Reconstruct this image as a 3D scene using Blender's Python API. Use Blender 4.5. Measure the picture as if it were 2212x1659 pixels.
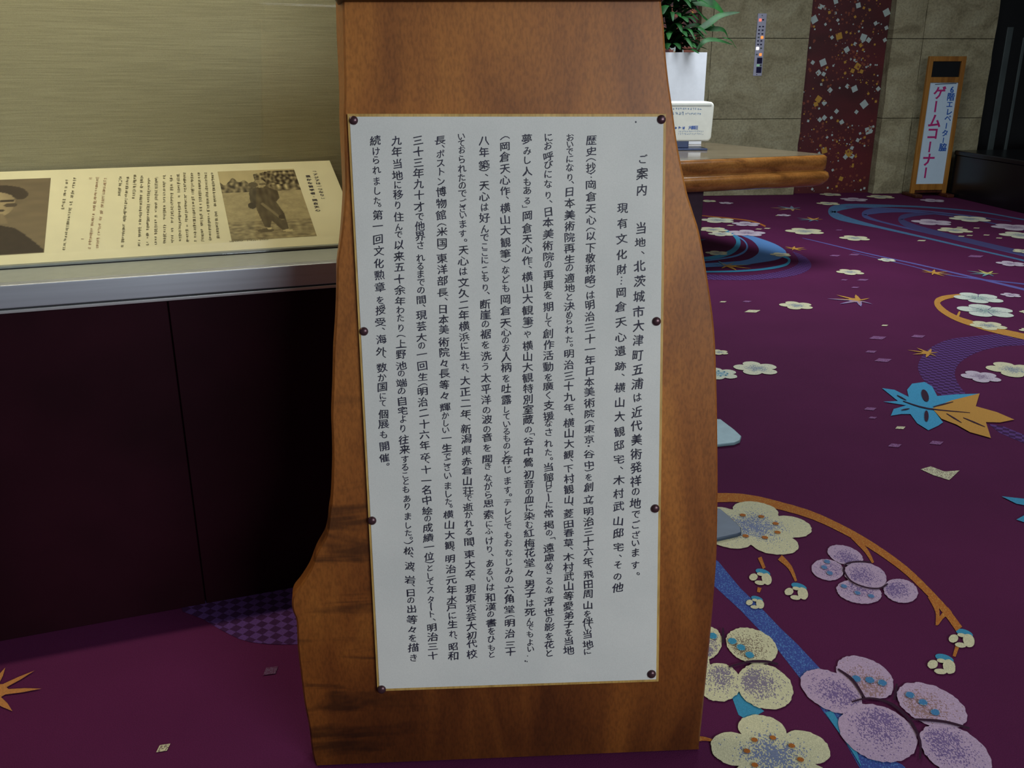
import bpy, bmesh, math, random
import numpy as np
from mathutils import Vector, noise

for o in list(bpy.data.objects): bpy.data.objects.remove(o)
SC = bpy.context.scene
COL = SC.collection

# ------------------------------------------------------------ camera
F, CH = 1980.0, 1.25
TH = math.atan(693.0 / F)
cd = bpy.data.cameras.new('camera')
cd.sensor_width = 36.0
cd.lens = F / 2212 * 36.0
cd.clip_start = 0.05
cam = bpy.data.objects.new('camera', cd)
cam.location = (0, 0, CH)
cam.rotation_euler = (math.pi / 2 - TH, 0, 0)
COL.objects.link(cam)
SC.camera = cam
SC.view_settings.view_transform = 'Standard'
SC.view_settings.look = 'None'
SC.view_settings.exposure = 0.0
SC.view_settings.gamma = 1.0
SC.view_settings.use_curve_mapping = False

# ------------------------------------------------------------ world and room lights
wd = bpy.data.worlds.new('world'); SC.world = wd; wd.use_nodes = True
wd.node_tree.nodes['Background'].inputs[0].default_value = (0.62, 0.74, 0.80, 1)
wd.node_tree.nodes['Background'].inputs[1].default_value = 0.085

def area(name, loc, size, power, col, rot=(0, 0, 0), sy=None):
    l = bpy.data.lights.new(name, 'AREA'); l.energy = power; l.color = col
    l.shape = 'RECTANGLE'; l.size = size; l.size_y = sy or size
    o = bpy.data.objects.new(name, l); o.location = loc; o.rotation_euler = rot
    COL.objects.link(o); return o
area('ceiling_lamp_near', (1.9, -0.2, 2.9), 1.6, 14, (0.86, 0.95, 1.0))
area('front_fill_light', (3.1, -3.2, 2.42), 3.0, 185, (0.88, 0.955, 1.0), (math.radians(77), 0, math.radians(33)), 0.9)  # unseen fill added behind the camera to brighten the board and stone wall
area('ceiling_lamp_lobby', (3.4, 3.2, 2.9), 1.5, 26, (0.86, 0.95, 1.0))
area('ceiling_lamp_table', (1.6, 6.0, 2.9), 1.3, 85, (0.88, 0.96, 1.0))

# ------------------------------------------------------------ pixel -> place
SN, CN = math.sin(TH), math.cos(TH)
CAMP = Vector((0, 0, CH))
def ray(px, py):
    x = (px - 1106) / F; y = (py - 829) / F
    return Vector((x, -y * SN + CN, -y * CN - SN))
def hit(px, py, p, n):
    d = ray(px, py)
    return CAMP + d * ((Vector(p) - CAMP).dot(n) / d.dot(n))
UPV = Vector((0, 0, 1))
def fl(px, py, z=0.0): return hit(px, py, (0, 0, z), UPV)

# ------------------------------------------------------------ colours / materials
def lin(c):
    return tuple(((v / 255) / 12.92 if v / 255 <= 0.04045 else ((v / 255 + 0.055) / 1.055) ** 2.4) for v in c[:3]) + (1.0,)

def newmat(name):
    m = bpy.data.materials.new(name); m.use_nodes = True
    nt = m.node_tree; b = nt.nodes['Principled BSDF']
    return m, nt, b
def N(nt, t, **kw):
    n = nt.nodes.new(t)
    for k, v in kw.items():
        if k.startswith('i_'): n.inputs[k[2:].replace('_', ' ')].default_value = v
        else: setattr(n, k, v)
    return n
def ramp(nt, src, stops):
    r = N(nt, 'ShaderNodeValToRGB'); nt.links.new(src, r.inputs[0])
    e = r.color_ramp.elements
    while len(e) < len(stops): e.new(0.5)
    for i, (p, c) in enumerate(stops): e[i].position = p; e[i].color = c
    return r.outputs[0]
def coords(nt, scale=(1, 1, 1), rot=(0, 0, 0)):
    t = N(nt, 'ShaderNodeTexCoord'); m = N(nt, 'ShaderNodeMapping')
    m.inputs['Scale'].default_value = scale; m.inputs['Rotation'].default_value = rot
    nt.links.new(t.outputs['Object'], m.inputs[0]); return m.outputs[0]
def mix(nt, fac, a, b, mode='MIX'):
    m = N(nt, 'ShaderNodeMix', data_type='RGBA', blend_type=mode)
    for s, v in ((0, fac), (6, a), (7, b)):
        if isinstance(v, (int, float, tuple)): m.inputs[s].default_value = v
        else: nt.links.new(v, m.inputs[s])
    return m.outputs[2]
def bump(nt, b, src, strength=0.3, dist=0.002):
    n = N(nt, 'ShaderNodeBump'); n.inputs['Strength'].default_value = strength
    n.inputs['Distance'].default_value = dist
    nt.links.new(src, n.inputs['Height']); nt.links.new(n.outputs[0], b.inputs['Normal'])

def plain(name, c, rough=0.5, metal=0.0, var=0.12, scale=30, bmp=0.0, c2=None, spec=0.5, sc=(1, 1, 1)):
    m, nt, b = newmat(name)
    co = coords(nt, sc)
    nz = N(nt, 'ShaderNodeTexNoise'); nz.inputs['Scale'].default_value = scale; nz.inputs['Detail'].default_value = 4
    nt.links.new(co, nz.inputs['Vector'])
    L = lin(c)
    lo = tuple(v * (1 - var) for v in L[:3]) + (1,) if c2 is None else lin(c2)
    hi = tuple(min(1, v * (1 + var)) for v in L[:3]) + (1,) if c2 is None else L
    nt.links.new(ramp(nt, nz.outputs[0], [(0.3, lo), (0.7, hi)]), b.inputs['Base Color'])
    b.inputs['Roughness'].default_value = rough; b.inputs['Metallic'].default_value = metal
    b.inputs['Specular IOR Level'].default_value = spec
    if bmp: bump(nt, b, nz.outputs[0], bmp)
    return m

def wood(name, dark, mid, light, grain=(9, 9, 0.7), rough=0.38, spec=0.4):
    m, nt, b = newmat(name)
    co = coords(nt, grain)
    n1 = N(nt, 'ShaderNodeTexNoise'); n1.inputs['Scale'].default_value = 1.3; n1.inputs['Detail'].default_value = 6; n1.inputs['Distortion'].default_value = 1.2
    nt.links.new(co, n1.inputs['Vector'])
    c0 = ramp(nt, n1.outputs[0], [(0.28, lin(dark)), (0.5, lin(mid)), (0.75, lin(light))])
    co2 = coords(nt, (grain[0] * 14, grain[1] * 14, grain[2] * 5))
    n2 = N(nt, 'ShaderNodeTexNoise'); n2.inputs['Scale'].default_value = 2; n2.inputs['Detail'].default_value = 4
    nt.links.new(co2, n2.inputs['Vector'])
    c1 = ramp(nt, n2.outputs[0], [(0.3, (0.72, 0.72, 0.72, 1)), (0.6, (1, 1, 1, 1))])
    nt.links.new(mix(nt, 1.0, c0, c1, 'MULTIPLY'), b.inputs['Base Color'])
    b.inputs['Roughness'].default_value = rough; b.inputs['Specular IOR Level'].default_value = spec
    bump(nt, b, n2.outputs[0], 0.06, 0.001)
    return m

def slab_wood():
    m, nt, b = newmat('slab wood')
    co = coords(nt, (3.2, 3.2, 0.9))
    n1 = N(nt, 'ShaderNodeTexNoise'); n1.inputs['Scale'].default_value = 2.2; n1.inputs['Detail'].default_value = 7; n1.inputs['Distortion'].default_value = 0.8
    nt.links.new(co, n1.inputs['Vector'])
    c0 = ramp(nt, n1.outputs[0], [(0.25, lin((124, 72, 34))), (0.47, lin((160, 98, 44))), (0.72, lin((190, 123, 54)))])
    # fine pores
    n2 = N(nt, 'ShaderNodeTexNoise'); n2.inputs['Scale'].default_value = 260; n2.inputs['Detail'].default_value = 2
    nt.links.new(coords(nt, (1, 1, 0.35)), n2.inputs['Vector'])
    c1 = ramp(nt, n2.outputs[0], [(0.32, (0.74, 0.74, 0.74, 1)), (0.6, (1, 1, 1, 1))])
    c = mix(nt, 1.0, c0, c1, 'MULTIPLY')
    # slanting dark burl streaks of the natural wood, gathered near the root end at lower left
    n3 = N(nt, 'ShaderNodeTexNoise'); n3.inputs['Scale'].default_value = 1.0; n3.inputs['Detail'].default_value = 3; n3.inputs['Distortion'].default_value = 0.6
    nt.links.new(coords(nt, (4.5, 4.5, 26), (0, 0.36, 0)), n3.inputs['Vector'])
    st = ramp(nt, n3.outputs[0], [(0.50, (0, 0, 0, 1)), (0.62, (1, 1, 1, 1))])
    t = N(nt, 'ShaderNodeTexCoord'); sx = N(nt, 'ShaderNodeSeparateXYZ'); nt.links.new(t.outputs['Object'], sx.inputs[0])
    mx = N(nt, 'ShaderNodeMapRange'); nt.links.new(sx.outputs[0], mx.inputs[0])
    mx.inputs[1].default_value = -0.10; mx.inputs[2].default_value = -0.27
    mz = N(nt, 'ShaderNodeMapRange'); nt.links.new(sx.outputs[2], mz.inputs[0])
    mz.inputs[1].default_value = 0.78; mz.inputs[2].default_value = 0.50
    ml = N(nt, 'ShaderNodeMath', operation='MULTIPLY'); nt.links.new(mx.outputs[0], ml.inputs[0]); nt.links.new(mz.outputs[0], ml.inputs[1])
    ml2 = N(nt, 'ShaderNodeMath', operation='MULTIPLY'); nt.links.new(ml.outputs[0], ml2.inputs[0]); nt.links.new(st, ml2.inputs[1])
    ml3 = N(nt, 'ShaderNodeMath', operation='MULTIPLY'); nt.links.new(ml2.outputs[0], ml3.inputs[0]); ml3.inputs[1].default_value = 0.7
    c = mix(nt, ml3.outputs[0], c, lin((62, 38, 22)))
    # darker, redder heartwood towards the root end of the plank
    ad = N(nt, 'ShaderNodeMath', operation='MULTIPLY_ADD'); nt.links.new(n1.outputs[0], ad.inputs[0]); ad.inputs[1].default_value = 0.5
    nt.links.new(sx.outputs[2], ad.inputs[2])
    hw = ramp(nt, ad.outputs[0], [(0.27, (0.24, 0.17, 0.13, 1)), (0.50, (0.46, 0.36, 0.30, 1)), (0.80, (0.86, 0.80, 0.76, 1)), (1.0, (0.98, 0.98, 0.98, 1))])
    c = mix(nt, 1.0, c, hw, 'MULTIPLY')
    nt.links.new(c, b.inputs['Base Color'])
    b.inputs['Roughness'].default_value = 0.42; b.inputs['Specular IOR Level'].default_value = 0.3
    bump(nt, b, n2.outputs[0], 0.05, 0.0006)
    return m

def attr_mat(name, rough=0.9, metal=0.0, cell=0.0021, spec=0.3, fuzz=0.35):
    """colour attribute 'Col', stippled with 'Col2' where attribute 'Dens' says so"""
    m, nt, b = newmat(name)
    a = N(nt, 'ShaderNodeAttribute', attribute_name='Col')
    a2 = N(nt, 'ShaderNodeAttribute', attribute_name='Col2')
    t = N(nt, 'ShaderNodeTexCoord')
    c = a.outputs['Color']
    if cell:
        sn = N(nt, 'ShaderNodeVectorMath', operation='SNAP'); sn.inputs[1].default_value = (cell * 1.0, cell * 1.6, 1)
        nt.links.new(t.outputs['Object'], sn.inputs[0])
        wn = N(nt, 'ShaderNodeTexWhiteNoise', noise_dimensions='3D'); nt.links.new(sn.outputs[0], wn.inputs['Vector'])
        lt = N(nt, 'ShaderNodeMath', operation='LESS_THAN'); nt.links.new(wn.outputs[0], lt.inputs[0]); nt.links.new(a2.outputs['Alpha'], lt.inputs[1])
        lm = N(nt, 'ShaderNodeMath', operation='MULTIPLY'); nt.links.new(lt.outputs[0], lm.inputs[0]); lm.inputs[1].default_value = 0.72
        c = mix(nt, lm.outputs[0], c, a2.outputs['Color'])
        nz = N(nt, 'ShaderNodeTexNoise'); nz.inputs['Scale'].default_value = 500; nz.inputs['Detail'].default_value = 2
        nt.links.new(t.outputs['Object'], nz.inputs['Vector'])
        v = ramp(nt, nz.outputs[0], [(0.3, (1 - fuzz, 1 - fuzz, 1 - fuzz, 1)), (0.7, (1, 1, 1, 1))])
        c = mix(nt, 1.0, c, v, 'MULTIPLY')
        bump(nt, b, nz.outputs[0], 0.5, 0.002)
    nt.links.new(c, b.inputs['Base Color'])
    b.inputs['Roughness'].default_value = rough; b.inputs['Metallic'].default_value = metal
    b.inputs['Specular IOR Level'].default_value = spec
    return m

def emit(name, c, s):
    m, nt, b = newmat(name)
    b.inputs['Base Color'].default_value = lin(c)
    b.inputs['Emission Color'].default_value = lin(c); b.inputs['Emission Strength'].default_value = s
    return m

def glass_mat():
    m, nt, b = newmat('clear glass')
    nt.nodes.remove(b)
    tr = N(nt, 'ShaderNodeBsdfTransparent'); gl = N(nt, 'ShaderNodeBsdfGlossy'); gl.inputs['Roughness'].default_value = 0.02
    fr = N(nt, 'ShaderNodeFresnel'); fr.inputs[0].default_value = 1.45
    ms = N(nt, 'ShaderNodeMixShader'); nt.links.new(fr.outputs[0], ms.inputs[0])
    nt.links.new(tr.outputs[0], ms.inputs[1]); nt.links.new(gl.outputs[0], ms.inputs[2])
    nt.links.new(ms.outputs[0], nt.nodes['Material Output'].inputs[0])
    return m

def cloth_mat():
    m, nt, b = newmat('woven wall cloth')
    n1 = N(nt, 'ShaderNodeTexNoise'); n1.inputs['Scale'].default_value = 1; n1.inputs['Detail'].default_value = 5
    nt.links.new(coords(nt, (9, 9, 260), (0, 0, 0)), n1.inputs['Vector'])
    n2 = N(nt, 'ShaderNodeTexNoise'); n2.inputs['Scale'].default_value = 420
    nt.links.new(coords(nt), n2.inputs['Vector'])
    c0 = ramp(nt, n1.outputs[0], [(0.3, lin((139, 133, 102))), (0.7, lin((155, 149, 116)))])
    c1 = ramp(nt, n2.outputs[0], [(0.3, (0.86, 0.86, 0.86, 1)), (0.65, (1, 1, 1, 1))])
    nt.links.new(mix(nt, 1, c0, c1, 'MULTIPLY'), b.inputs['Base Color'])
    b.inputs['Roughness'].default_value = 0.9
    bump(nt, b, n1.outputs[0], 0.25, 0.002)
    return m

def stone_mat():
    m, nt, b = newmat('rough beige stone')
    n1 = N(nt, 'ShaderNodeTexNoise'); n1.inputs['Scale'].default_value = 3.2; n1.inputs['Detail'].default_value = 9; n1.inputs['Roughness'].default_value = 0.65; n1.inputs['Distortion'].default_value = 0.7
    nt.links.new(coords(nt, (1, 1, 1.5)), n1.inputs['Vector'])
    n2 = N(nt, 'ShaderNodeTexNoise'); n2.inputs['Scale'].default_value = 60; n2.inputs['Detail'].default_value = 4
    nt.links.new(coords(nt), n2.inputs['Vector'])
    c0 = ramp(nt, n1.outputs[0], [(0.28, lin((118, 108, 80))), (0.5, lin((158, 149, 118))), (0.75, lin((176, 170, 140)))])
    c1 = ramp(nt, n2.outputs[0], [(0.3, (0.7, 0.7, 0.7, 1)), (0.6, (1, 1, 1, 1))])
    nt.links.new(mix(nt, 1, c0, c1, 'MULTIPLY'), b.inputs['Base Color'])
    b.inputs['Roughness'].default_value = 0.85
    bump(nt, b, n1.outputs[0], 0.6, 0.02)
    return m

def paper_mat():
    m, nt, b = newmat('off-white notice paper')
    n1 = N(nt, 'ShaderNodeTexNoise'); n1.inputs['Scale'].default_value = 7; n1.inputs['Detail'].default_value = 5
    nt.links.new(coords(nt), n1.inputs['Vector'])
    n2 = N(nt, 'ShaderNodeTexNoise'); n2.inputs['Scale'].default_value = 500
    nt.links.new(coords(nt), n2.inputs['Vector'])
    c0 = ramp(nt, n1.outputs[0], [(0.3, lin((208, 208, 203))), (0.7, lin((218, 217, 211)))])
    c1 = ramp(nt, n2.outputs[0], [(0.3, (0.93, 0.93, 0.93, 1)), (0.65, (1, 1, 1, 1))])
    nt.links.new(mix(nt, 1, c0, c1, 'MULTIPLY'), b.inputs['Base Color'])
    b.inputs['Roughness'].default_value = 0.6; b.inputs['Specular IOR Level'].default_value = 0.25
    return m

def foil_red():
    m, nt, b = newmat('dark red lacquer paper')
    n1 = N(nt, 'ShaderNodeTexNoise'); n1.inputs['Scale'].default_value = 1.6; n1.inputs['Detail'].default_value = 5
    nt.links.new(coords(nt, (1, 1, 2.2)), n1.inputs['Vector'])
    n2 = N(nt, 'ShaderNodeTexVoronoi'); n2.inputs['Scale'].default_value = 150
    nt.links.new(coords(nt), n2.inputs['Vector'])
    c0 = ramp(nt, n1.outputs[0], [(0.3, lin((62, 11, 17))), (0.7, lin((92, 20, 28)))])
    fl_ = ramp(nt, n2.outputs['Distance'], [(0.08, (1, 1, 1, 1)), (0.14, (0, 0, 0, 1))])
    mm = N(nt, 'ShaderNodeMath', operation='MULTIPLY'); nt.links.new(fl_, mm.inputs[0]); nt.links.new(n1.outputs[0], mm.inputs[1])
    nt.links.new(mix(nt, mm.outputs[0], c0, lin((170, 110, 70))), b.inputs['Base Color'])
    b.inputs['Roughness'].default_value = 0.5
    return m

def net_mat():
    """woven net ground inside the wave bands: two crossing sets of fine lines"""
    m, nt, b = newmat('carpet net weave')
    w1 = N(nt, 'ShaderNodeTexChecker'); w1.inputs['Scale'].default_value = 48
    w1.inputs[1].default_value = lin((98, 62, 128)); w1.inputs[2].default_value = lin((66, 30, 76))
    nt.links.new(coords(nt, (1, 1.0, 0), (0, 0, 0.5)), w1.inputs[0])
    nz = N(nt, 'ShaderNodeTexNoise'); nz.inputs['Scale'].default_value = 500
    nt.links.new(coords(nt), nz.inputs['Vector'])
    v = ramp(nt, nz.outputs[0], [(0.3, (0.6, 0.6, 0.6, 1)), (0.7, (1, 1, 1, 1))])
    nt.links.new(mix(nt, 1, w1.outputs[0], v, 'MULTIPLY'), b.inputs['Base Color'])
    b.inputs['Roughness'].default_value = 0.95; b.inputs['Specular IOR Level'].default_value = 0.2
    return m

def carpet_mat():
    m, nt, b = newmat('purple carpet pile')
    n1 = N(nt, 'ShaderNodeTexNoise'); n1.inputs['Scale'].default_value = 500; n1.inputs['Detail'].default_value = 2
    nt.links.new(coords(nt), n1.inputs['Vector'])
    n2 = N(nt, 'ShaderNodeTexNoise'); n2.inputs['Scale'].default_value = 2.2; n2.inputs['Detail'].default_value = 3
    nt.links.new(coords(nt), n2.inputs['Vector'])
    c0 = ramp(nt, n2.outputs[0], [(0.3, lin((86, 27, 68))), (0.7, lin((93, 30, 74)))])
    v = ramp(nt, n1.outputs[0], [(0.3, (0.68, 0.68, 0.68, 1)), (0.7, (1, 1, 1, 1))])
    nt.links.new(mix(nt, 1, c0, v, 'MULTIPLY'), b.inputs['Base Color'])
    b.inputs['Roughness'].default_value = 0.95; b.inputs['Specular IOR Level'].default_value = 0.15
    bump(nt, b, n1.outputs[0], 0.5, 0.002)
    return m

M = dict(
    slab=slab_wood(), carpet=carpet_mat(), motif=attr_mat('carpet motif pile'), net=net_mat(),
    cloth=cloth_mat(), stone=stone_mat(), paper=paper_mat(), foilred=foil_red(),
    mount=wood('pale gold mounting board', (170, 132, 66), (196, 158, 88), (214, 178, 108), rough=0.5),
    ink=plain('brush ink', (36, 33, 54), 0.6, var=0.4, scale=60),
    stud=plain('dark bronze stud', (82, 56, 62), 0.3, 0.55, var=0.25, scale=90, bmp=0.1),
    darkwood=wood('dark red-brown rail', (44, 20, 14), (70, 32, 20), (92, 44, 26)),
    maroon=plain('maroon lacquer front', (38, 10, 20), 0.6, var=0.3, scale=3, spec=0.08),
    steel=plain('brushed aluminium', (190, 194, 202), 0.4, 0.75, var=0.06, scale=2, sc=(1, 1, 60)),
    steelw=plain('pale aluminium lip', (205, 205, 205), 0.3, 0.6, var=0.05),
    sill=plain('grey laminate sill', (150, 154, 146), 0.4, 0.1, var=0.06, scale=40),
    info=plain('cream printed board', (236, 229, 190), 0.55, var=0.03, scale=20),
    print=attr_mat('sepia print', 0.5, 0, 0, 0.4),
    glass=glass_mat(), groove=plain('dark joint', (30, 30, 34), 0.8),
    tabwood=wood('honey table edge', (120, 74, 30), (158, 102, 46), (180, 124, 62), grain=(1.2, 9, 9), rough=0.25, spec=0.6),
    tabtop=wood('polished table top', (120, 106, 84), (134, 118, 94), (148, 132, 106), grain=(1.2, 9, 9), rough=0.1, spec=1.0),
    legm=plain('dark plum table leg', (66, 46, 60), 0.5, var=0.1),
    white=plain('white planter', (214, 216, 224), 0.45, var=0.03),
    ivory=plain('ivory plastic', (232, 232, 222), 0.3, var=0.03),
    navy=plain('navy metal stand', (40, 52, 84), 0.35, 0.4),
    black=plain('black polished stone', (14, 15, 18), 0.25, var=0.3, scale=4),
    leaf=plain('dark green leaf', (30, 84, 34), 0.5, var=0.45, scale=12, c2=(12, 46, 18), spec=0.25),
    cane=plain('brown cane stem', (84, 66, 52), 0.7, var=0.3, scale=25, bmp=0.2),
    soil=plain('dark potting soil', (38, 28, 22), 0.95, var=0.4, scale=60, bmp=0.6),
    signwood=wood('orange pine frame', (134, 84, 28), (160, 106, 40), (176, 124, 54), grain=(12, 12, 0.8), rough=0.45),
    signpaper=plain('white sign paper', (196, 216, 232), 0.5, var=0.02),
    pink=plain('magenta lettering', (176, 30, 110), 0.5, var=0.15),
    blue=plain('blue lettering', (30, 84, 170), 0.5, var=0.15),
    blueprint=plain('pale blue lettering', (86, 128, 176), 0.5, var=0.15),
    plate=plain('pale indicator plate', (176, 176, 196), 0.35, 0.3, var=0.05),
    nblue=plain('dark indigo window', (30, 26, 62), 0.2, var=0.1),
    lamp_pink=emit('pink lamp', (255, 120, 100), 0.9), lamp_or=emit('orange lamp', (255, 150, 70), 0.9),
    lamp_wh=emit('white lamp', (255, 240, 220), 3.0), lamp_gr=emit('green display', (140, 190, 150), 0.3),
    darkglass=plain('dark bronze glass', (20, 18, 20), 0.2, 0.2, var=0.3, scale=3),
    strip=plain('dull metal and reflection', (84, 92, 92), 0.45, 0.6, var=0.2, scale=4),  # dull metal parts, also the reflections modelled on the dark glass
    ceil=plain('ceiling paint', (150, 145, 135), 0.9, var=0.03),
    feltgrey=plain('blue grey steel foot', (62, 74, 92), 0.5, 0.3, var=0.1),
    paletop=plain('pale steel foot', (122, 146, 154), 0.45, 0.3, var=0.08),
    foil=attr_mat('metal leaf squares', 0.4, 0.35, 0, 0.5),
)

# ------------------------------------------------------------ object helpers
ORG = {}
def setp(o, label=None, cat=None, group=None, kind=None):
    for k, v in (('label', label), ('category', cat), ('group', group), ('kind', kind)):
        if v: o[k] = v
    return o
def thing(name, loc, label, cat, group=None):
    o = bpy.data.objects.new(name, None); COL.objects.link(o); o.location = loc
    o.empty_display_size = 0.1
    ORG[o.name] = Vector(loc)
    return setp(o, label, cat, group)

class MB:
    """collects world-space geometry; build() links it as ONE mesh object"""
    def __init__(s): s.v = []; s.f = []; s.c = []; s.c2 = []; s.attr = False
    def poly(s, pts, col=None, col2=None):
        i = len(s.v); s.v += [Vector(p) for p in pts]; s.f.append(tuple(range(i, i + len(pts))))
        if col is not None:
            s.attr = True
            s.c += [col] * len(pts); s.c2 += [col2 or (0, 0, 0, 0)] * len(pts)
        return s
    def mesh(s, vs, fs, cols=None, cols2=None):
        i = len(s.v); s.v += [Vector(p) for p in vs]; s.f += [tuple(a + i for a in f) for f in fs]
        if cols is not None:
            s.attr = True; s.c += cols; s.c2 += cols2 or [(0, 0, 0, 0)] * len(vs)
        return s
    def box(s, o, a, b, c):
        """corner o with edge vectors a, b, c"""
        o, a, b, c = map(Vector, (o, a, b, c))
        v = [o, o + a, o + a + b, o + b, o + c, o + a + c, o + a + b + c, o + b + c]
        f = [(0, 3, 2, 1), (4, 5, 6, 7), (0, 1, 5, 4), (1, 2, 6, 5), (2, 3, 7, 6), (3, 0, 4, 7)]
        if a.cross(b).dot(c) < 0: f = [tuple(reversed(q)) for q in f]
        return s.mesh(v, f)
    def prism(s, pts, off, pts2=None):
        """closed outline pts swept by off (or on to pts2)"""
        pts = [Vector(p) for p in pts]; n = len(pts)
        back = [Vector(p) for p in pts2] if pts2 else [p + Vector(off) for p in pts]
        fs = [tuple(range(n)), tuple(reversed(range(n, 2 * n)))]
        fs += [(i, i + n, (i + 1) % n + n, (i + 1) % n) for i in range(n)]
        return s.mesh(pts + back, fs)
    def tube(s, path, r, seg=8):
        path = [Vector(p) for p in path]; rs = r if isinstance(r, (list, tuple)) else [r] * len(path)
        i0 = len(s.v); fs = []
        vs = []
        for k, p in enumerate(path):
            d = (path[min(k + 1, len(path) - 1)] - path[max(k - 1, 0)]).normalized()
            a = d.cross(Vector((0.31, 0.9, 0.2))).normalized(); b = d.cross(a)
            for j in range(seg):
                t = 2 * math.pi * j / seg
                vs.append(p + a * math.cos(t) * rs[k] + b * math.sin(t) * rs[k])
        for k in range(len(path) - 1):
            for j in range(seg):
                q = k * seg; fs.append((q + j, q + (j + 1) % seg, q + seg + (j + 1) % seg, q + seg + j))
        fs.append(tuple(reversed(range(seg)))); fs.append(tuple(range((len(path) - 1) * seg, len(path) * seg)))
        return s.mesh(vs, fs)
    def build(s, name, mat, parent=None, bevel=0.0, smooth=False, seg=2, tri=False, loc=None):
        org = ORG[parent.name] if parent else Vector((0, 0, 0))
        base = Vector(loc) if loc is not None else org
        me = bpy.data.meshes.new(name)
        me.from_pydata([tuple(p - base) for p in s.v], [], s.f)
        if s.attr:
            a = me.color_attributes.new('Col', 'FLOAT_COLOR', 'POINT'); a.data.foreach_set('color', [x for c in s.c for x in c])
            a = me.color_attributes.new('Col2', 'FLOAT_COLOR', 'POINT'); a.data.foreach_set('color', [x for c in s.c2 for x in c])
        for m in (mat if isinstance(mat, list) else [mat]): me.materials.append(m)
        o = bpy.data.objects.new(name, me); COL.objects.link(o)
        if parent: o.parent = parent; o.location = base - org
        else: o.location = base if loc is not None else (0, 0, 0)
        ORG[o.name] = base
        if bevel:
            md = o.modifiers.new('bevel', 'BEVEL'); md.width = bevel; md.segments = seg; md.limit_method = 'ANGLE'; md.angle_limit = math.radians(35)
        if smooth or bevel:
            for p in me.polygons: p.use_smooth = True
            if bevel:
                wn = o.modifiers.new('wn', 'WEIGHTED_NORMAL'); wn.keep_sharp = True
        return o

def catmull(pts, n=6, closed=False):
    pts = [Vector(p) for p in pts]; out = []; L = len(pts)
    rng = range(L) if closed else range(L - 1)
    for i in rng:
        g = (lambda k: pts[k % L]) if closed else (lambda k: pts[max(0, min(L - 1, k))])
        a, b, c, d = g(i - 1), g(i), g(i + 1), g(i + 2)
        for k in range(n):
            t = k / n
            out.append(0.5 * ((2 * b) + (c - a) * t + (2 * a - 5 * b + 4 * c - d) * t * t + (3 * b - a - 3 * c + d) * t ** 3))
    if not closed: out.append(pts[-1])
    return out

# ------------------------------------------------------------ glyphs (Blender's own font)
GL = {}
ROT = set('（）「」ー…')
def glyph(ch, bold=0.0, rot=None):
    key = (ch, bold)
    if key in GL: return GL[key]
    c = bpy.data.curves.new('g', 'FONT'); c.body = ch; c.size = 1; c.resolution_u = 2; c.fill_mode = 'FRONT'; c.offset = bold
    o = bpy.data.objects.new('g', c); COL.objects.link(o)
    m = o.to_mesh()
    vs = [(v.co.x, v.co.y) for v in m.vertices]; fs = [tuple(p.vertices) for p in m.polygons]
    o.to_mesh_clear(); bpy.data.objects.remove(o); bpy.data.curves.remove(c)
    r = (ch in ROT)
    if ch in '（）「」…、。・6':
        xs = [v[0] for v in vs]; ys = [v[1] for v in vs]
        cx, cy = (min(xs) + max(xs)) / 2, (min(ys) + max(ys)) / 2
    else: cx, cy = 0.5, 0.37
    vs = [(x - cx, y - cy) for x, y in vs]
    if r: vs = [(y, -x) for x, y in vs]
    if ch == 'ー': vs = [(-x, y) for x, y in vs]
    GL[key] = (vs, fs)
    return GL[key]

def put(mb, ch, px, py, size, p, n, R, D, lift, bold=0.0, hand=0.0, rng=None, sy=1.0, fat=0.0):
    vs, fs = glyph(ch, bold)
    o = hit(px, py, p, n)
    w = (hit(px + 5, py, p, n) - hit(px - 5, py, p, n)).length / 10 * size
    sh = 0.0; rt = 0.0; ph = 0; st = 1.0
    if hand:
        sh = 0.10 + rng.uniform(-0.04, 0.05); rt = rng.uniform(-0.03, 0.03); ph = rng.uniform(0, 6); st = rng.uniform(0.93, 1.05)
    out = []
    for x, y in vs:
        if hand:
            x2 = x + hand * 0.028 * math.sin(5.3 * y + ph) ; y2 = (y + sh * x + hand * 0.03 * math.sin(6 * x + ph * 1.7))
            x, y = x2 * st, y2
            x, y = x - rt * y, y + rt * x
        out.append(o + (R * x - D * y * sy) * w + n * lift)
    mb.mesh(out, fs)
    if hand or fat:   # the brush leaves a stroke a little wider than the glyph
        e = fat or 0.016; up = 1 if lift > 0 else -1
        for k, (a, b) in enumerate(((-1, -.6), (1, .6))):
            mb.mesh([v + (R * a + D * b) * e * w + n * (0.00003 * (k + 1) * up) for v in out], fs)

# ============================================================ FLOOR
floor = MB().poly([(-4, -1.5, 0), (7, -1.5, 0), (7, 12, 0), (-4, 12, 0)])
floor.box((-4, -1.5, -0.1), (11, 0, 0), (0, 13.5, 0), (0, 0, 0.0999))
FLOOR = setp(floor.build('floor', M['carpet']), 'purple carpet woven with plum blossoms, maple leaves and streams', None, None, 'structure')

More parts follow.
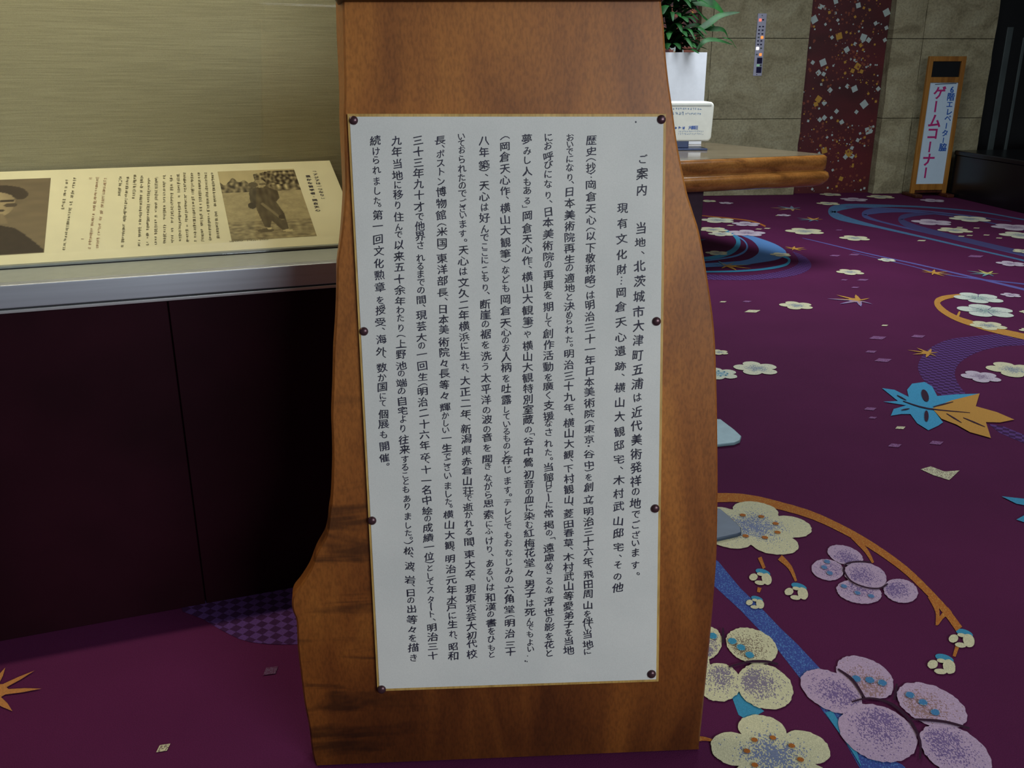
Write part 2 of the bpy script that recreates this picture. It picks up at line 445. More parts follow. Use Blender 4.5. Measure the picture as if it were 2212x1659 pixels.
CREAM = lin((222, 216, 178)); PINK = lin((196, 168, 196)); BLUEC = lin((52, 92, 172)); TEAL = lin((62, 150, 188))
SKY = lin((92, 140, 200)); ORG_ = lin((186, 108, 40)); GOLD = lin((204, 148, 66)); DARK = lin((52, 14, 44)); VIO = lin((84, 58, 134)); LILAC = lin((140, 84, 140))
STR = lin((62, 82, 160))
def a_(c, d): return (c[0], c[1], c[2], d)
LAY = {'s': 0.0005, 'b': 0.0017, 'p': 0.0029, 'd': 0.0041, 't': 0.0053}
rc = random.Random(5)
blossom, branch, stream, leafm, netm = MB(), MB(), MB(), MB(), MB()
def c5(x, y): return (1480 + x / 2.765, 400 + y / 2.765)
def c6(x, y): return (1480 + x / 2.518, 1000 + y / 2.518)
ZC = [0.0]
def zn(z): ZC[0] += 2.5e-6; return z + ZC[0]
def fp(p, z): q = fl(*p); return Vector((q.x, q.y, z))
def disc(mb, cen, ring, col, den0, colst, z, rings=(0.45, 0.75, 1.0), dens=None):
    """fan of rings from cen to ring, density of stipple falling outwards"""
    z = zn(z)
    dens = dens or [den0, den0 * 0.5, 0.03, 0.0]
    vs = [cen]; cs = [col]; c2 = [a_(colst, dens[0])]; n = len(ring)
    for k, r in enumerate(rings):
        for q in ring:
            vs.append(cen.lerp(q, r)); cs.append(col); c2.append(a_(colst, dens[k + 1]))
    for v in vs: v.z = z
    fs = [(0, 1 + j, 1 + (j + 1) % n) for j in range(n)]
    for k in range(len(rings) - 1):
        a = 1 + k * n; b = a + n
        fs += [(a + j, b + j, b + (j + 1) % n, a + (j + 1) % n) for j in range(n)]
    mb.mesh(vs, fs, cs, c2)
def ell_px(cx, cy, rx, ry, rot, n=40, jag=0.0):
    out = []
    ca, sa = math.cos(math.radians(rot)), math.sin(math.radians(rot))
    for k in range(n):
        t = 2 * math.pi * k / n; j = 1 + jag * (rc.random() - 0.5)
        x = rx * math.cos(t) * j; y = ry * math.sin(t) * j
        out.append((cx + x * ca - y * sa, cy + x * sa + y * ca))
    return out
def petal6(x, y, rx, ry, rot, col, st=None, sd=0.6, towards=None, z='p'):
    ring = [fp(c6(*q), 0) for q in ell_px(x, y, rx, ry, rot, 64, 0.05)]
    if towards:     # keep the gathering point inside the petal
        dx, dy = (towards[0] - x) * .8, (towards[1] - y) * .8; ca, sa = math.cos(math.radians(rot)), math.sin(math.radians(rot))
        kk = math.hypot((dx * ca + dy * sa) / rx, (-dx * sa + dy * ca) / ry); kk = min(1, .66 / max(kk, 1e-6))
        towards = (x + dx * kk / .8, y + dy * kk / .8)
    # soft stipple gathers at the side that faces the flower's heart
    c = fp(c6(x, y), 0) if not towards else fp(c6(x + (towards[0] - x) * 0.8, y + (towards[1] - y) * 0.8), 0)
    disc(blossom, c, ring, col, sd, st or VIO, LAY[z], dens=[min(1, sd * 1.35), sd * 0.85, sd * 0.14, 0] if st or towards else [0, 0, 0, 0])
def dots6(lst, rx, ry, col):
    for x, y in lst:
        ring = [fp(c6(*q), 0) for q in ell_px(x, y, rx, ry, 15, 12, 0.1)]
        disc(blossom, fp(c6(x, y), 0), ring, col, 0.25, CREAM, LAY['t'], dens=[0, 0, 0, .2])
def blossomA(p, hw, rot=0.3, col=CREAM, heart=BLUEC, dotc=ORG_, n=60, seams=False, z='p'):
    """five-lobed plum blossom: p centre px, hw half width px"""
    c = fp(p, 0); e = fp((p[0] + hw, p[1]), 0); R = (e - c).length * 1.04
    ring = []
    for k in range(n):
        t = 2 * math.pi * k / n
        lob = abs(math.cos(2.5 * (t - rot))) ** 0.55
        r = R * (0.60 + 0.40 * lob) * (1 + 0.025 * (rc.random() - 0.5))
        ring.append(c + Vector((math.cos(t) * r, math.sin(t) * r, 0)))
    disc(blossom, c, ring, col, 0.9, heart, LAY[z], rings=(0.32, 0.62, 1.0), dens=[0.95, 0.6, 0.03, 0])
    if seams:
        for k in range(5):
            t = rot + math.pi / 5 + 2 * math.pi * k / 5
            d = Vector((math.cos(t), math.sin(t), 0)); s = Vector((-d.y, d.x, 0)) * R * 0.012
            q = [c + d * R * .15 - s, c + d * R * .68 - s, c + d * R * .68 + s, c + d * R * .15 + s]
            blossom.poly([Vector((v.x, v.y, LAY['d'])) for v in q], VIO)
    if dotc:
        for k in range(8):
            t = rot + 0.2 + 2 * math.pi * k / 8; d = c + Vector((math.cos(t), math.sin(t), 0)) * R * 0.42
            ring = [d + Vector((math.cos(a), math.sin(a), 0)) * R * 0.055 for a in [i * math.pi / 4 for i in range(8)]]
            blossom.poly([Vector((v.x, v.y, LAY['t'])) for v in ring], dotc)
def band(mb, path, w, col, z, col2=None, n=8, f=c6):
    """ribbon on the floor; widths are in crop pixels across the path"""
    z = zn(z)
    pts = catmull([(x, y, 0) for x, y in path], n)
    ws = w if isinstance(w, (list, tuple)) else [w, w]
    L = []; Rr = []
    for k, p in enumerate(pts):
        d = (pts[min(k + 1, len(pts) - 1)] - pts[max(k - 1, 0)])
        d.normalize(); s = Vector((-d.y, d.x, 0))
        t = k / (len(pts) - 1) * (len(ws) - 1); i = min(int(t), len(ws) - 2); ww = ws[i] + (ws[i + 1] - ws[i]) * (t - i)
        ww *= 0.5 * (1 + 0.06 * (rc.random() - 0.5))
        L.append(fp(f(*(p + s * ww).xy), z)); Rr.append(fp(f(*(p - s * ww).xy), z))
    nn = len(L)
    mb.mesh(L + Rr, [(i, i + 1, nn + i + 1, nn + i) for i in range(nn - 1)], [col] * (2 * nn), [col2 or (0, 0, 0, 0)] * (2 * nn))
def flat(mb, pts, col, z, f=c6, smooth=0, col2=None):
    z = zn(z)
    if smooth: pts = [tuple(v.xy) for v in catmull([(x, y, 0) for x, y in pts], smooth, True)]
    v = [fp(f(*p), z) for p in pts]
    from mathutils.geometry import tessellate_polygon
    mb.mesh(v, [tuple(t) for t in tessellate_polygon([v])], [col] * len(v), [col2 or (0, 0, 0, 0)] * len(v))
def bud6(x, y, s=1.0, rot=0):
    zb_ = zn(LAY['p'])
    for dx, dy, rx, ry, r in ((-36, -2, 23, 19, -15), (-2, 29, 27, 12, 8), (36, 8, 26, 33, -25), (2, -18, 20, 9, 10)):
        ring = ell_px(x + dx * s, y + dy * s, rx * s, ry * s, r, 20, 0.08)
        zb_ = zn(LAY['p']); blossom.poly([fp(c6(*q), zb_) for q in ring], CREAM)
    blossom.poly([fp(c6(*q), LAY['b']) for q in ell_px(x + 16 * s, y - 30 * s, 42 * s, 17 * s, 18, 16)], TEAL)
def maple(p, hw, rot, ca, cb, f=None, z='p'):
    """seven-pointed maple leaf, half of it in a second colour"""
    c = fp(p, 0); R = (fp((p[0] + hw, p[1]), 0) - c).length
    pts = []; lens = [0.62, 0.92, 1.0, 1.08, 1.0, 0.92, 0.62]
    for k, l in enumerate(lens):
        t = rot + (k - 3) * 0.78
        for dt, r in ((-0.26, 0.34), (-0.1, 0.66), (0, 1.0), (0.1, 0.66), (0.26, 0.34)):
            pts.append(c + Vector((math.cos(t + dt), math.sin(t + dt), 0)) * R * l * r)
    n = len(pts); cols = [ca if k < n // 2 else cb for k in range(n)]
    vs = [c] + pts
    z = zn(LAY[z])
    for v in vs: v.z = z
    leafm.mesh(vs, [(0, k + 1, k + 2) for k in range(n - 1)] , [ca] + cols)
def diamond(p, hw, col, rot=0.0, k=0.6, z='b', den=0.35):
    c = fp(p, 0); R = (fp((p[0] + hw, p[1]), 0) - c).length
    q = [c + Vector((math.cos(rot + a), math.sin(rot + a), 0)) * R * s for a, s in ((0, 1), (math.pi / 2, k), (math.pi, 1), (-math.pi / 2, k))]
    z = zn(LAY[z])
    stream.mesh([Vector((v.x, v.y, z)) for v in q], [(0, 1, 2, 3)], [col] * 4, [a_(lin((92, 30, 72)), den)] * 4)

# nearest flowers, seen from above in the lower right of the photograph
flat(stream, [(60, 470), (180, 535), (300, 680), (420, 795), (520, 900), (610, 985), (745, 1130), (830, 1300), (900, 1480), (1000, 1560), (1180, 1640), (1300, 1760), (1100, 1800), (950, 1660), (860, 1500), (760, 1365), (640, 1190), (500, 1010), (300, 800), (170, 680), (20, 560)], STR, LAY['s'], col2=a_(SKY, 0.2))
flat(stream, [(250, 1260), (290, 1370), (340, 1400), (430, 1350), (330, 1270), (300, 1180)], TEAL, LAY['s'])
flat(stream, [(760, 1360), (800, 1350), (930, 1560), (960, 1660), (900, 1560)], TEAL, LAY['b'])
band(branch, [(-60, 200), (180, 190), (330, 195), (500, 230), (700, 290), (900, 385), (1050, 475), (1200, 585), (1330, 710), (1420, 810), (1490, 905)], [52, 46, 40, 38, 36, 40], ORG_, LAY['b'], a_(GOLD, 0.2))
for tw in ([(915, 400), (985, 480), (1022, 545)], [(1335, 725), (1372, 810), (1368, 885)], [(1440, 800), (1395, 840), (1372, 880)], [(405, 515), (430, 575)], [(515, 515), (570, 570), (603, 645)], [(1480, 1000), (1462, 1055)], [(405, 680), (398, 705)], [(40, 1508), (95, 1502), (150, 1512)]):
    band(branch, tw, [34, 12] if len(tw) > 2 else [22, 16], ORG_, LAY['b'], a_(GOLD, 0.2), 4)
blossomA(c6(372, 350), 119, 0.02, n=110)
blossomA(c6(480, 1600), 128, 0.35, n=110)
HB = (215, 1120)
petal6(362, 1000, 146, 92, 20, CREAM, lin((96, 60, 60)), 0.5, (190, 1090))
petal6(432, 1222, 160, 118, 22, CREAM, VIO, 0.75, (270, 1130))
petal6(182, 1198, 122, 104, 10, CREAM, VIO, 0.6, (200, 1110))
petal6(112, 985, 85, 95, 30, CREAM, VIO, 0.6, (170, 1090))
petal6(40, 1110, 90, 100, 30, CREAM, VIO, 0.6, (170, 1090))
dots6([(255, 978), (303, 1013), (350, 1053), (150, 950)], 25, 17, TEAL)
petal6(978, 1172, 168, 102, 27, PINK, lin((150, 110, 90)), 0.55, (1060, 1290))
petal6(795, 1247, 182, 100, 27, PINK, VIO, 0.6, (960, 1300))
petal6(1342, 1325, 205, 104, 24, PINK, lin((150, 110, 90)), 0.55, (1170, 1340))
petal6(1048, 1475, 222, 146, 22, PINK, VIO, 0.6, (1090, 1330))
petal6(1470, 1575, 215, 122, 30, PINK, VIO, 0.6, (1290, 1430))
dots6([(930, 1183), (1003, 1190), (1070, 1205), (1222, 1272), (1292, 1312), (1358, 1366)], 26, 17, lin((70, 130, 180)))
for sm in ([(905, 1310), (1000, 1290), (1120, 1320), (1220, 1410), (1275, 1520), (1275, 1620)], [(830, 1130), (910, 1190), (975, 1290)], [(1150, 1210), (1135, 1300)], [(1205, 1405), (1300, 1408), (1420, 1420), (1545, 1455)], [(235, 1120), (340, 1092), (440, 1090), (505, 1105)], [(205, 905), (205, 990)]):
    band(branch, sm, [8, 15, 12], DARK, LAY['t'], n=4)
petal6(870, 506, 100, 50, 18, PINK, VIO, 0.7, (900, 560))
petal6(775, 585, 88, 57, 10, PINK, VIO, 0.4, (860, 590))
petal6(945, 705, 124, 63, 10, PINK, VIO, 0.5, (950, 650))
petal6(1172, 700, 95, 64, 12, PINK, VIO, 0.8, (1090, 670))
petal6(980, 619, 118, 70, 15, PINK, VIO, 0.6, (930, 620), z='d')
dots6([(772, 545), (755, 575), (785, 607), (862, 678), (936, 715), (1010, 732)], 18, 10, lin((90, 130, 180)))
for sm in ([(858, 595), (870, 560), (930, 545), (1010, 548)], [(860, 590), (900, 650), (980, 685), (1060, 690), (1100, 665)]):
    band(branch, sm, [8, 8], DARK, LAY['t'], n=4)
for b in ((407, 627, 1.0), (602, 706, 1.05), (378, 765, 0.8), (1500, 962, 1.15), (1390, 1103, 1.25)): bud6(*b)
flat(stream, [(1280, 36), (1335, 20), (1410, 48), (1492, 42), (1436, 95), (1350, 68)], CREAM, LAY['b'], col2=a_(lin((92, 30, 72)), 0.3))
flat(leafm, [(1720, 185), (1843, 198), (1930, 215), (1880, 240), (1800, 225)], TEAL, LAY['p'])
flat(leafm, [(1800, 312), (1850, 285), (1960, 300), (1930, 335), (1840, 325)], TEAL, LAY['p'])
# middle distance
g5 = dict(f=c5)
flat(netm, [(2200, 860), (2024, 888), (1860, 890), (1700, 905), (1560, 925), (1445, 985), (1395, 1060), (1395, 1110), (1430, 1170), (1490, 1225), (1560, 1265), (1680, 1262), (1640, 1200), (1610, 1130), (1640, 1060), (1740, 1000), (1870, 965), (2024, 955), (2200, 950)], VIO, LAY['s'], smooth=3, **g5)
flat(netm, [(1810, 1425), (1900, 1440), (2024, 1490), (2200, 1560), (2200, 1640), (2024, 1540), (1880, 1480)], VIO, LAY['s'], **g5)
band(branch, [(2300, 985), (2150, 935), (2024, 905), (1860, 868), (1740, 835), (1620, 795), (1535, 745), (1505, 700), (1550, 672), (1660, 655)], [34, 34, 34, 30, 36, 12], GOLD, LAY['b'], a_(ORG_, 0.3), f=c5)
band(branch, [(1625, 790), (1640, 755)], [18, 10], GOLD, LAY['b'], f=c5)
flat(leafm, [(1175, 1215), (1250, 1225), (1335, 1268), (1325, 1225), (1355, 1188), (1430, 1178), (1475, 1205), (1505, 1262), (1620, 1252), (1752, 1248), (1600, 1310), (1480, 1342), (1540, 1420), (1510, 1440), (1452, 1467), (1385, 1425), (1345, 1370), (1290, 1370), (1228, 1380), (1245, 1340), (1320, 1318), (1182, 1296), (1270, 1292)], lin((66, 158, 200)), LAY['p'], f=c5)
flat(leafm, [(1475, 1338), (1590, 1290), (1758, 1248), (1735, 1325), (1860, 1360), (1965, 1405), (1880, 1422), (1795, 1420), (1825, 1515), (1700, 1480), (1620, 1435), (1530, 1400)], GOLD, LAY['d'], f=c5)
for e in ((1432, 1262, 20, 38, -20), (1440, 1385, 13, 34, 0)):
    leafm.poly([fp(c5(*q), LAY['t']) for q in ell_px(*e, n=18)], DARK)
for ln in ([(1300, 1295), (1450, 1340), (1700, 1365)], [(1265, 1260), (1320, 1290)], [(1290, 1350), (1340, 1340)], [(1480, 1330), (1600, 1300)], [(1560, 1370), (1650, 1425)], [(1660, 1395), (1790, 1450)]):
    band(leafm, ln, [4, 8, 3], DARK, LAY['t'], n=4, f=c5)
for (x, y, w, r) in ((425, 1096, 128, 0.1), (985, 520, 78, 0.3), (665, 720, 96, 0.15), (715, 276, 110, 0.2), (1013, 317, 86, 0.2), (1960, 1105, 145, 0.1), (195, 210, 100, 0.1), (165, 266, 88, 0.4), (215, 292, 74, 0.3), (190, 406, 66, 0.1), (570, 416, 60, 0.2), (1205, 448, 50, 0.1), (2030, 396, 70, 0.4),
                     (1700, 202, 112, 0.2), (1610, 270, 96, 0.3), (2010, 300, 120, 0.1), (1168, 70, 78, 0.2), (870, 56, 62, 0.1), (140, 95, 46, 0.2), (855, 110, 66, 0.2), (205, 1000, 52, 0.2), (1808, 840, 100, 0.3), (2050, 870, 50, 0.1), (2040, 760, 40, 0)):
    blossomA(c5(x, y), w / 2.765, r + 0.3, col=CREAM if (x + y) % 3 else lin((226, 224, 196)), dotc=None, heart=lin((74, 104, 150)))
for (x, y, w, r) in ((365, 232, 82, 0.2), (370, 286, 106, 0.1), (1765, 1146, 108, 0.5), (1945, 470, 78, 0.2), (1945, 658, 55, 0.3), (1475, 222, 112, 0.2), (1960, 252, 120, 0.5), (1010, 86, 78, 0.1), (1478, 92, 68, 0.2), (244, 107, 42, 0), (590, 180, 40, 0)):
    blossomA(c5(x, y), w / 2.765, r, col=lin((206, 190, 204)), dotc=None, heart=lin((110, 80, 120)))
for (x, y, w, r) in ((1750, 675, 132, 0.5), (1798, 752, 155, 0.2)):
    blossomA(c5(x, y), w / 2.765, r, col=lin((214, 220, 206)), dotc=None, heart=lin((90, 130, 130)), seams=True, n=80)
blossomA(c5(205, 1128), 108 / 2.765, 0.5, col=lin((222, 224, 200)), dotc=TEAL, heart=TEAL)
for (x, y, w, r, a, b) in ((1035, 690, 165, 2.9, GOLD, lin((140, 130, 190))), (1455, 1005, 112, 2.6, GOLD, GOLD), (1480, 525, 105, 0.3, GOLD, GOLD), (1808, 530, 112, 2.4, lin((200, 190, 110)), TEAL), (645, 380, 82, 0.4, GOLD, GOLD), (640, 140, 120, 2.9, lin((120, 140, 160)), GOLD), (770, 206, 98, 2.5, GOLD, TEAL), (250, 482, 150, 0.2, GOLD, TEAL), (60, 330, 90, 2.0, TEAL, TEAL)):
    maple(c5(x, y), w / 2.765, r, a, b)
DQ = lin((150, 100, 150))
for (x, y, w) in ((1150, 912, 62), (1392, 903, 52), (1110, 995, 42), (1182, 1046, 62), (1105, 1337, 46), (1252, 1556, 50), (1500, 1540, 52), (370, 695, 32), (895, 421, 40), (1016, 611, 30), (1062, 566, 42), (950, 566, 26), (920, 268, 26), (1735, 425, 60), (1010, 415, 40), (1120, 1390, 30)):
    diamond(c5(x, y), w / 2.765, DQ, 0.3, 0.62)
for (x, y, w) in ((402, 753, 58), (226, 697, 26), (1285, 1450, 40), (1192, 838, 27), (1412, 331, 36), (570, 180, 40)):
    diamond(c5(x, y), w / 2.765, CREAM, 0.4, 0.6, den=0.15)
# the winding streams
band(stream, [(2300, 245), (2024, 205), (1800, 165), (1600, 143), (1350, 126), (1100, 122), (960, 127), (880, 148), (900, 180), (1010, 215), (1180, 255), (1400, 305), (1700, 375), (2024, 450), (2300, 520)], [8, 7, 7, 10, 26, 46, 36, 14, 10, 9, 12], lin((78, 108, 148)), LAY['s'], f=c5, col2=a_(TEAL, 0.2))
band(stream, [(2300, 330), (2024, 268), (1700, 200), (1450, 165), (1250, 152), (1120, 155), (1070, 172), (1110, 200), (1300, 250), (1600, 320), (2024, 420), (2300, 490)], [7, 6, 6, 14, 34, 30, 10, 8, 10, 12], lin((78, 84, 140)), LAY['s'], f=c5)
band(stream, [(1950, 215), (1600, 172), (1400, 172), (1290, 195), (1330, 235), (1500, 285), (1750, 345), (2024, 405), (2300, 460)], [4, 10, 26, 34, 30, 26, 30], lin((70, 66, 116)), LAY['s'], f=c5)
band(stream, [(960, 128), (1200, 138), (1500, 160), (1800, 200)], [6, 5], lin((88, 96, 150)), LAY['b'], f=c5)
band(stream, [(700, 315), (830, 345), (1100, 410), (1400, 475), (1700, 545), (2024, 622), (2300, 690)], [2, 5, 6, 8, 12, 14], lin((100, 96, 168)), LAY['s'], f=c5)
band(stream, [(1000, 400), (1300, 470), (1600, 540), (2024, 590), (2300, 625)], [2, 5, 7, 9], lin((92, 90, 160)), LAY['s'], f=c5)
flat(stream, [(250, 270), (350, 288), (480, 328), (560, 362), (605, 402), (560, 440), (460, 460), (300, 480), (60, 490), (60, 470), (330, 452), (420, 420), (440, 380), (400, 330), (320, 295)], SKY, LAY['s'], smooth=3, f=c5)
band(stream, [(200, 255), (290, 295), (318, 345), (280, 395), (180, 430), (60, 440)], [10, 22, 30, 24, 10], TEAL, LAY['b'], f=c5)
band(stream, [(260, 280), (350, 330), (368, 380), (310, 420), (180, 445), (60, 455)], [6, 8, 12, 8, 6], SKY, LAY['b'], f=c5)
band(stream, [(560, 420), (618, 440), (600, 475), (480, 500), (300, 514), (60, 518)], [8, 16, 14, 10, 8], TEAL, LAY['b'], f=c5)
flat(netm, [(640, 395), (700, 418), (742, 450), (752, 490), (700, 525), (600, 548), (420, 565), (200, 565), (60, 555), (60, 530), (300, 540), (480, 528), (600, 505), (672, 470), (670, 430)], VIO, LAY['s'], smooth=3, f=c5)
band(branch, [(60, 178), (250, 195), (400, 215), (480, 245)], [4, 6, 10], ORG_, LAY['s'], f=c5)
for x, y in ((440, 262), (490, 258), (270, 240), (1640, 252), (1740, 256), (1800, 298), (1700, 300), (1875, 316), (1650, 305)):
    diamond(c5(x, y), 9, CREAM, 0.3, 0.7, den=0.0)
# left of the sign, in front of the display case
cX = lambda x, y: (x, y)
flat(netm, [(392, 1312), (520, 1280), (640, 1250), (760, 1240), (900, 1300), (800, 1380), (640, 1392), (540, 1387), (480, 1362), (440, 1338)], VIO, LAY['s'], smooth=3, f=cX)
maple((-22, 1500), 98, 0.15, lin((196, 130, 70)), lin((196, 130, 70)))
diamond((353, 1617), 17, CREAM, 0.9, 0.8, den=0.4)
diamond((585, 1450), 20, lin((110, 80, 110)), 0.9, 0.8, den=0.5)
# the pattern goes on outside the photograph
ro = random.Random(11)
def unseen(x, y):
    d = Vector((x, y, 0)) - CAMP
    zc = d.y * CN - d.z * SN
    if zc < 0.1: return True
    px = 1106 + F * d.x / zc; py = 829 + F * (-d.y * SN - d.z * CN) / zc
    return px < -170 or px > 2400 or py > 1850
cnt = 0
while cnt < 70:
    x, y = ro.uniform(-3.6, 6.5), ro.uniform(-1.2, 9)
    if not unseen(x, y): continue
    cnt += 1
    c = Vector((x, y, 0)); R = ro.uniform(0.07, 0.13); rot = ro.uniform(0, 3)
    if ro.random() < 0.6:
        ring = [c + Vector((math.cos(t), math.sin(t), 0)) * R * (0.6 + 0.4 * abs(math.cos(2.5 * (t - rot))) ** 0.55) for t in [2 * math.pi * k / 40 for k in range(40)]]
        disc(blossom, c, ring, CREAM if ro.random() < .6 else PINK, 0.9, BLUEC, LAY['p'], rings=(0.32, 0.62, 1.0), dens=[0.9, 0.6, 0.03, 0])
    else:
        q = [c + Vector((math.cos(rot + a), math.sin(rot + a), 0)) * R * 0.4 for a in (0, 1.57, 3.14, 4.71)]
        stream.mesh([Vector((v.x, v.y, LAY['b'])) for v in q], [(0, 1, 2, 3)], [DQ] * 4, [a_(DARK, 0.3)] * 4)
blossom.build('blossom_pattern', M['motif'], FLOOR)
branch.build('branch_pattern', M['motif'], FLOOR)
stream.build('stream_pattern', M['motif'], FLOOR)
leafm.build('leaf_pattern', M['motif'], FLOOR)
netm.build('net_pattern', M['net'], FLOOR)

# ============================================================ BACK WALL (stone, red panels)
W0 = fl(1708, 421); W0.z = 0
DW = Vector((math.cos(.09), math.sin(.09), 0)); NW = Vector((-DW.y, DW.x, 0))   # NW points away from the camera
def wp(s, z, off=0.0): return W0 + DW * s + NW * off + UPV * z
def ws(px, py, off=0.0):
    q = hit(px, py, W0 + NW * off, NW); return (q - W0).dot(DW), q.z
WH = 2.95
wb = MB().box(wp(-5.2, 0, 0.14), DW * 7.09, NW * 0.2, UPV * WH)
WALL = setp(wb.build('wall_back', M['groove']), 'stone-clad back wall with red foil panels', None, None, 'structure')
rows = [0, 0.737, 1.473, 2.21, WH]
P1L, P1R = 0.034, 0.857          # the red panel beside the sign
P2L, P2R = -1.80, -1.03          # the red panel behind the plant
JX = -0.912
rs = random.Random(3)
def stones(s0, s1):
    for k in range(4):
        z0, z1 = rows[k] + 0.003, rows[k + 1] - 0.003
        # rough split face: small grid pushed in and out, with a straight back
        nx = max(3, int((s1 - s0) / 0.12)); nz = 6
        vs = []; fs = []
        for j in range(nz + 1):
            for i in range(nx + 1):
                s = s0 + (s1 - s0) * i / nx; z = z0 + (z1 - z0) * j / nz
                edge = i in (0, nx) or j in (0, nz)
                d = 0.012 if edge else 0.012 * noise.noise(Vector((s * 3.1, z * 3.7, k))) - 0.002
                if i in (0, nx) and 0 < j < nz: s += rs.uniform(-0.006, 0.006) if (s1 - s0) < 3 else 0
                vs.append(wp(s, z, d))
        for j in range(nz):
            for i in range(nx):
                a = j * (nx + 1) + i; fs.append((a, a + 1, a + nx + 2, a + nx + 1))
        nb = len(vs)
        vs += [wp(s0, z0, 0.14), wp(s1, z0, 0.14), wp(s1, z1, 0.14), wp(s0, z1, 0.14)]
        bot = list(range(nx + 1)); top = [nz * (nx + 1) + i for i in range(nx + 1)]
        lef = [j * (nx + 1) for j in range(nz + 1)]; rig = [j * (nx + 1) + nx for j in range(nz + 1)]
        fs += [tuple(bot[::-1] + [nb, nb + 1]), tuple(top + [nb + 2, nb + 3]), tuple(lef + [nb + 3, nb]), tuple(rig[::-1] + [nb + 1, nb + 2])]
        MB().mesh(vs, fs).build('stone_panel', M['stone'], WALL)
for a, b in ((-5.2, -3.5), (-3.494, P2L - 0.003), (P2R + 0.003, JX - 0.003), (JX + 0.003, P1L - 0.003), (P1R + 0.003, 1.165), (1.171, 1.889)):
    stones(a, b)
for (l, r, sd) in ((P1L, P1R, 1), (P2L, P2R, 2)):
    pn = MB().box(wp(l, 0, 0.12), (DW * (r - l)), NW * 0.03, UPV * WH).build('foil_panel', M['foilred'], WALL)
    rf = random.Random(sd); fb = MB()
    SIL, GLD, COP = lin((186, 200, 196)), lin((196, 148, 64)), lin((140, 76, 58))
    def sq(s, z, r_, col, rot):
        fb.poly([wp(s + math.cos(rot + a) * r_, z + math.sin(rot + a) * r_, 0.1185 - 0.0002 * rf.random()) for a in (0, 1.571, 3.142, 4.712)], col)
    if sd == 1:
        for i, (x, y, r_) in enumerate(((100, 485, 33), (65, 565, 24), (105, 575, 19), (20, 485, 18), (225, 280, 32), (170, 290, 16), (595, 95, 33), (375, 40, 24), (415, 290, 32), (455, 310, 22), (285, 385, 26), (155, 700, 22), (345, 690, 30), (420, 810, 36), (530, 690, 20), (205, 865, 20), (370, 515, 30), (330, 550, 20), (400, 555, 18), (65, 770, 30), (45, 810, 22), (110, 800, 22), (110, 915, 22), (75, 930, 20), (165, 915, 14), (455, 1015, 36), (245, 950, 22), (30, 150, 34), (150, 95, 14), (80, 50, 22), (110, 1170, 30), (300, 1190, 34), (325, 1215, 22), (275, 1220, 22), (240, 1390, 22), (325, 1150, 18), (370, 1090, 18), (40, 1425, 16), (395, 350, 18), (610, 215, 18), (610, 310, 18), (510, 180, 18), (360, 870, 18), (290, 670, 20), (200, 10, 22), (215, 155, 14), (350, 340, 16))):
            s, z = ws(1750 + x / 3.606, y / 3.606, 0.12)
            sq(min(max(s, l + .02), r - .02), z, r_ / 3.606 * 9.4 / F, GLD if i in (4, 16, 17, 18, 19, 20, 31, 30, 34, 38, 28) else SIL, rf.uniform(-0.5, 0.5))
    nsq = 1500
    for k in range(nsq):
        s = rf.uniform(l + .02, r - .02); z = rf.uniform(0.02, WH - 0.02)
        if noise.noise(Vector((s * 3, z * 3, sd))) < rf.uniform(-0.55, 0.25): continue
        sq(s, z, rf.choice((.004, .005, .006, .008, .010, .013, .016) if sd == 1 else (.012, .02, .03, .04)), rf.choice((SIL, GLD, COP, COP, COP)), rf.uniform(0, 1.5))
    o = fb.build('foil_square', M['foil'], pn); setp(o, None, None, None, 'stuff')

# dark recess and glazing at the far right
RW = MB().box(wp(1.895, 0, 0.10), DW * 3.1, NW * 0.1, UPV * WH)
WR = setp(RW.build('wall_right', M['darkglass']), 'dark bronze glazed wall at the right end', None, None, 'structure')
for (x0, y0, x1, y1, w) in ((2182, 58, 2140, 271, 0.062), (2204, 127, 2177, 271, 0.03)):  # pale raised strips stand in for reflections in the dark glass
    s, z = ws(x0, y0, 0.1)
    MB().box(wp(s - w / 2, 0.3, 0.085), DW * w, NW * 0.016, UPV * (z - 0.3 + (0 if w > .05 else .2))).build('reflection_strip', M['strip'], WR, bevel=0.003)
bq = [fl(2052, 419), fl(2092, 433), fl(2212, 461)]
bd = (bq[2] - bq[1]); bd.z = 0; bd.normalize()
b0 = bq[1] - bd * 0.33
bench = thing('bench', (b0.x + .5, b0.y - 1.0, 0), 'low black polished bench at the right edge, beside the game corner sign', 'bench')
bn = Vector((-bd.y, bd.x, 0)); bn = bn if bn.x > 0 else -bn
MB().box(b0, bd * 2.6, bn * 1.2, UPV * 0.40).build('base', M['black'], bench, bevel=0.006)
MB().box(b0 + UPV * 0.4005 - bn * 0.012, bd * 2.6, bn * 1.22, UPV * 0.045).build('seat_slab', M['black'], bench, bevel=0.01)

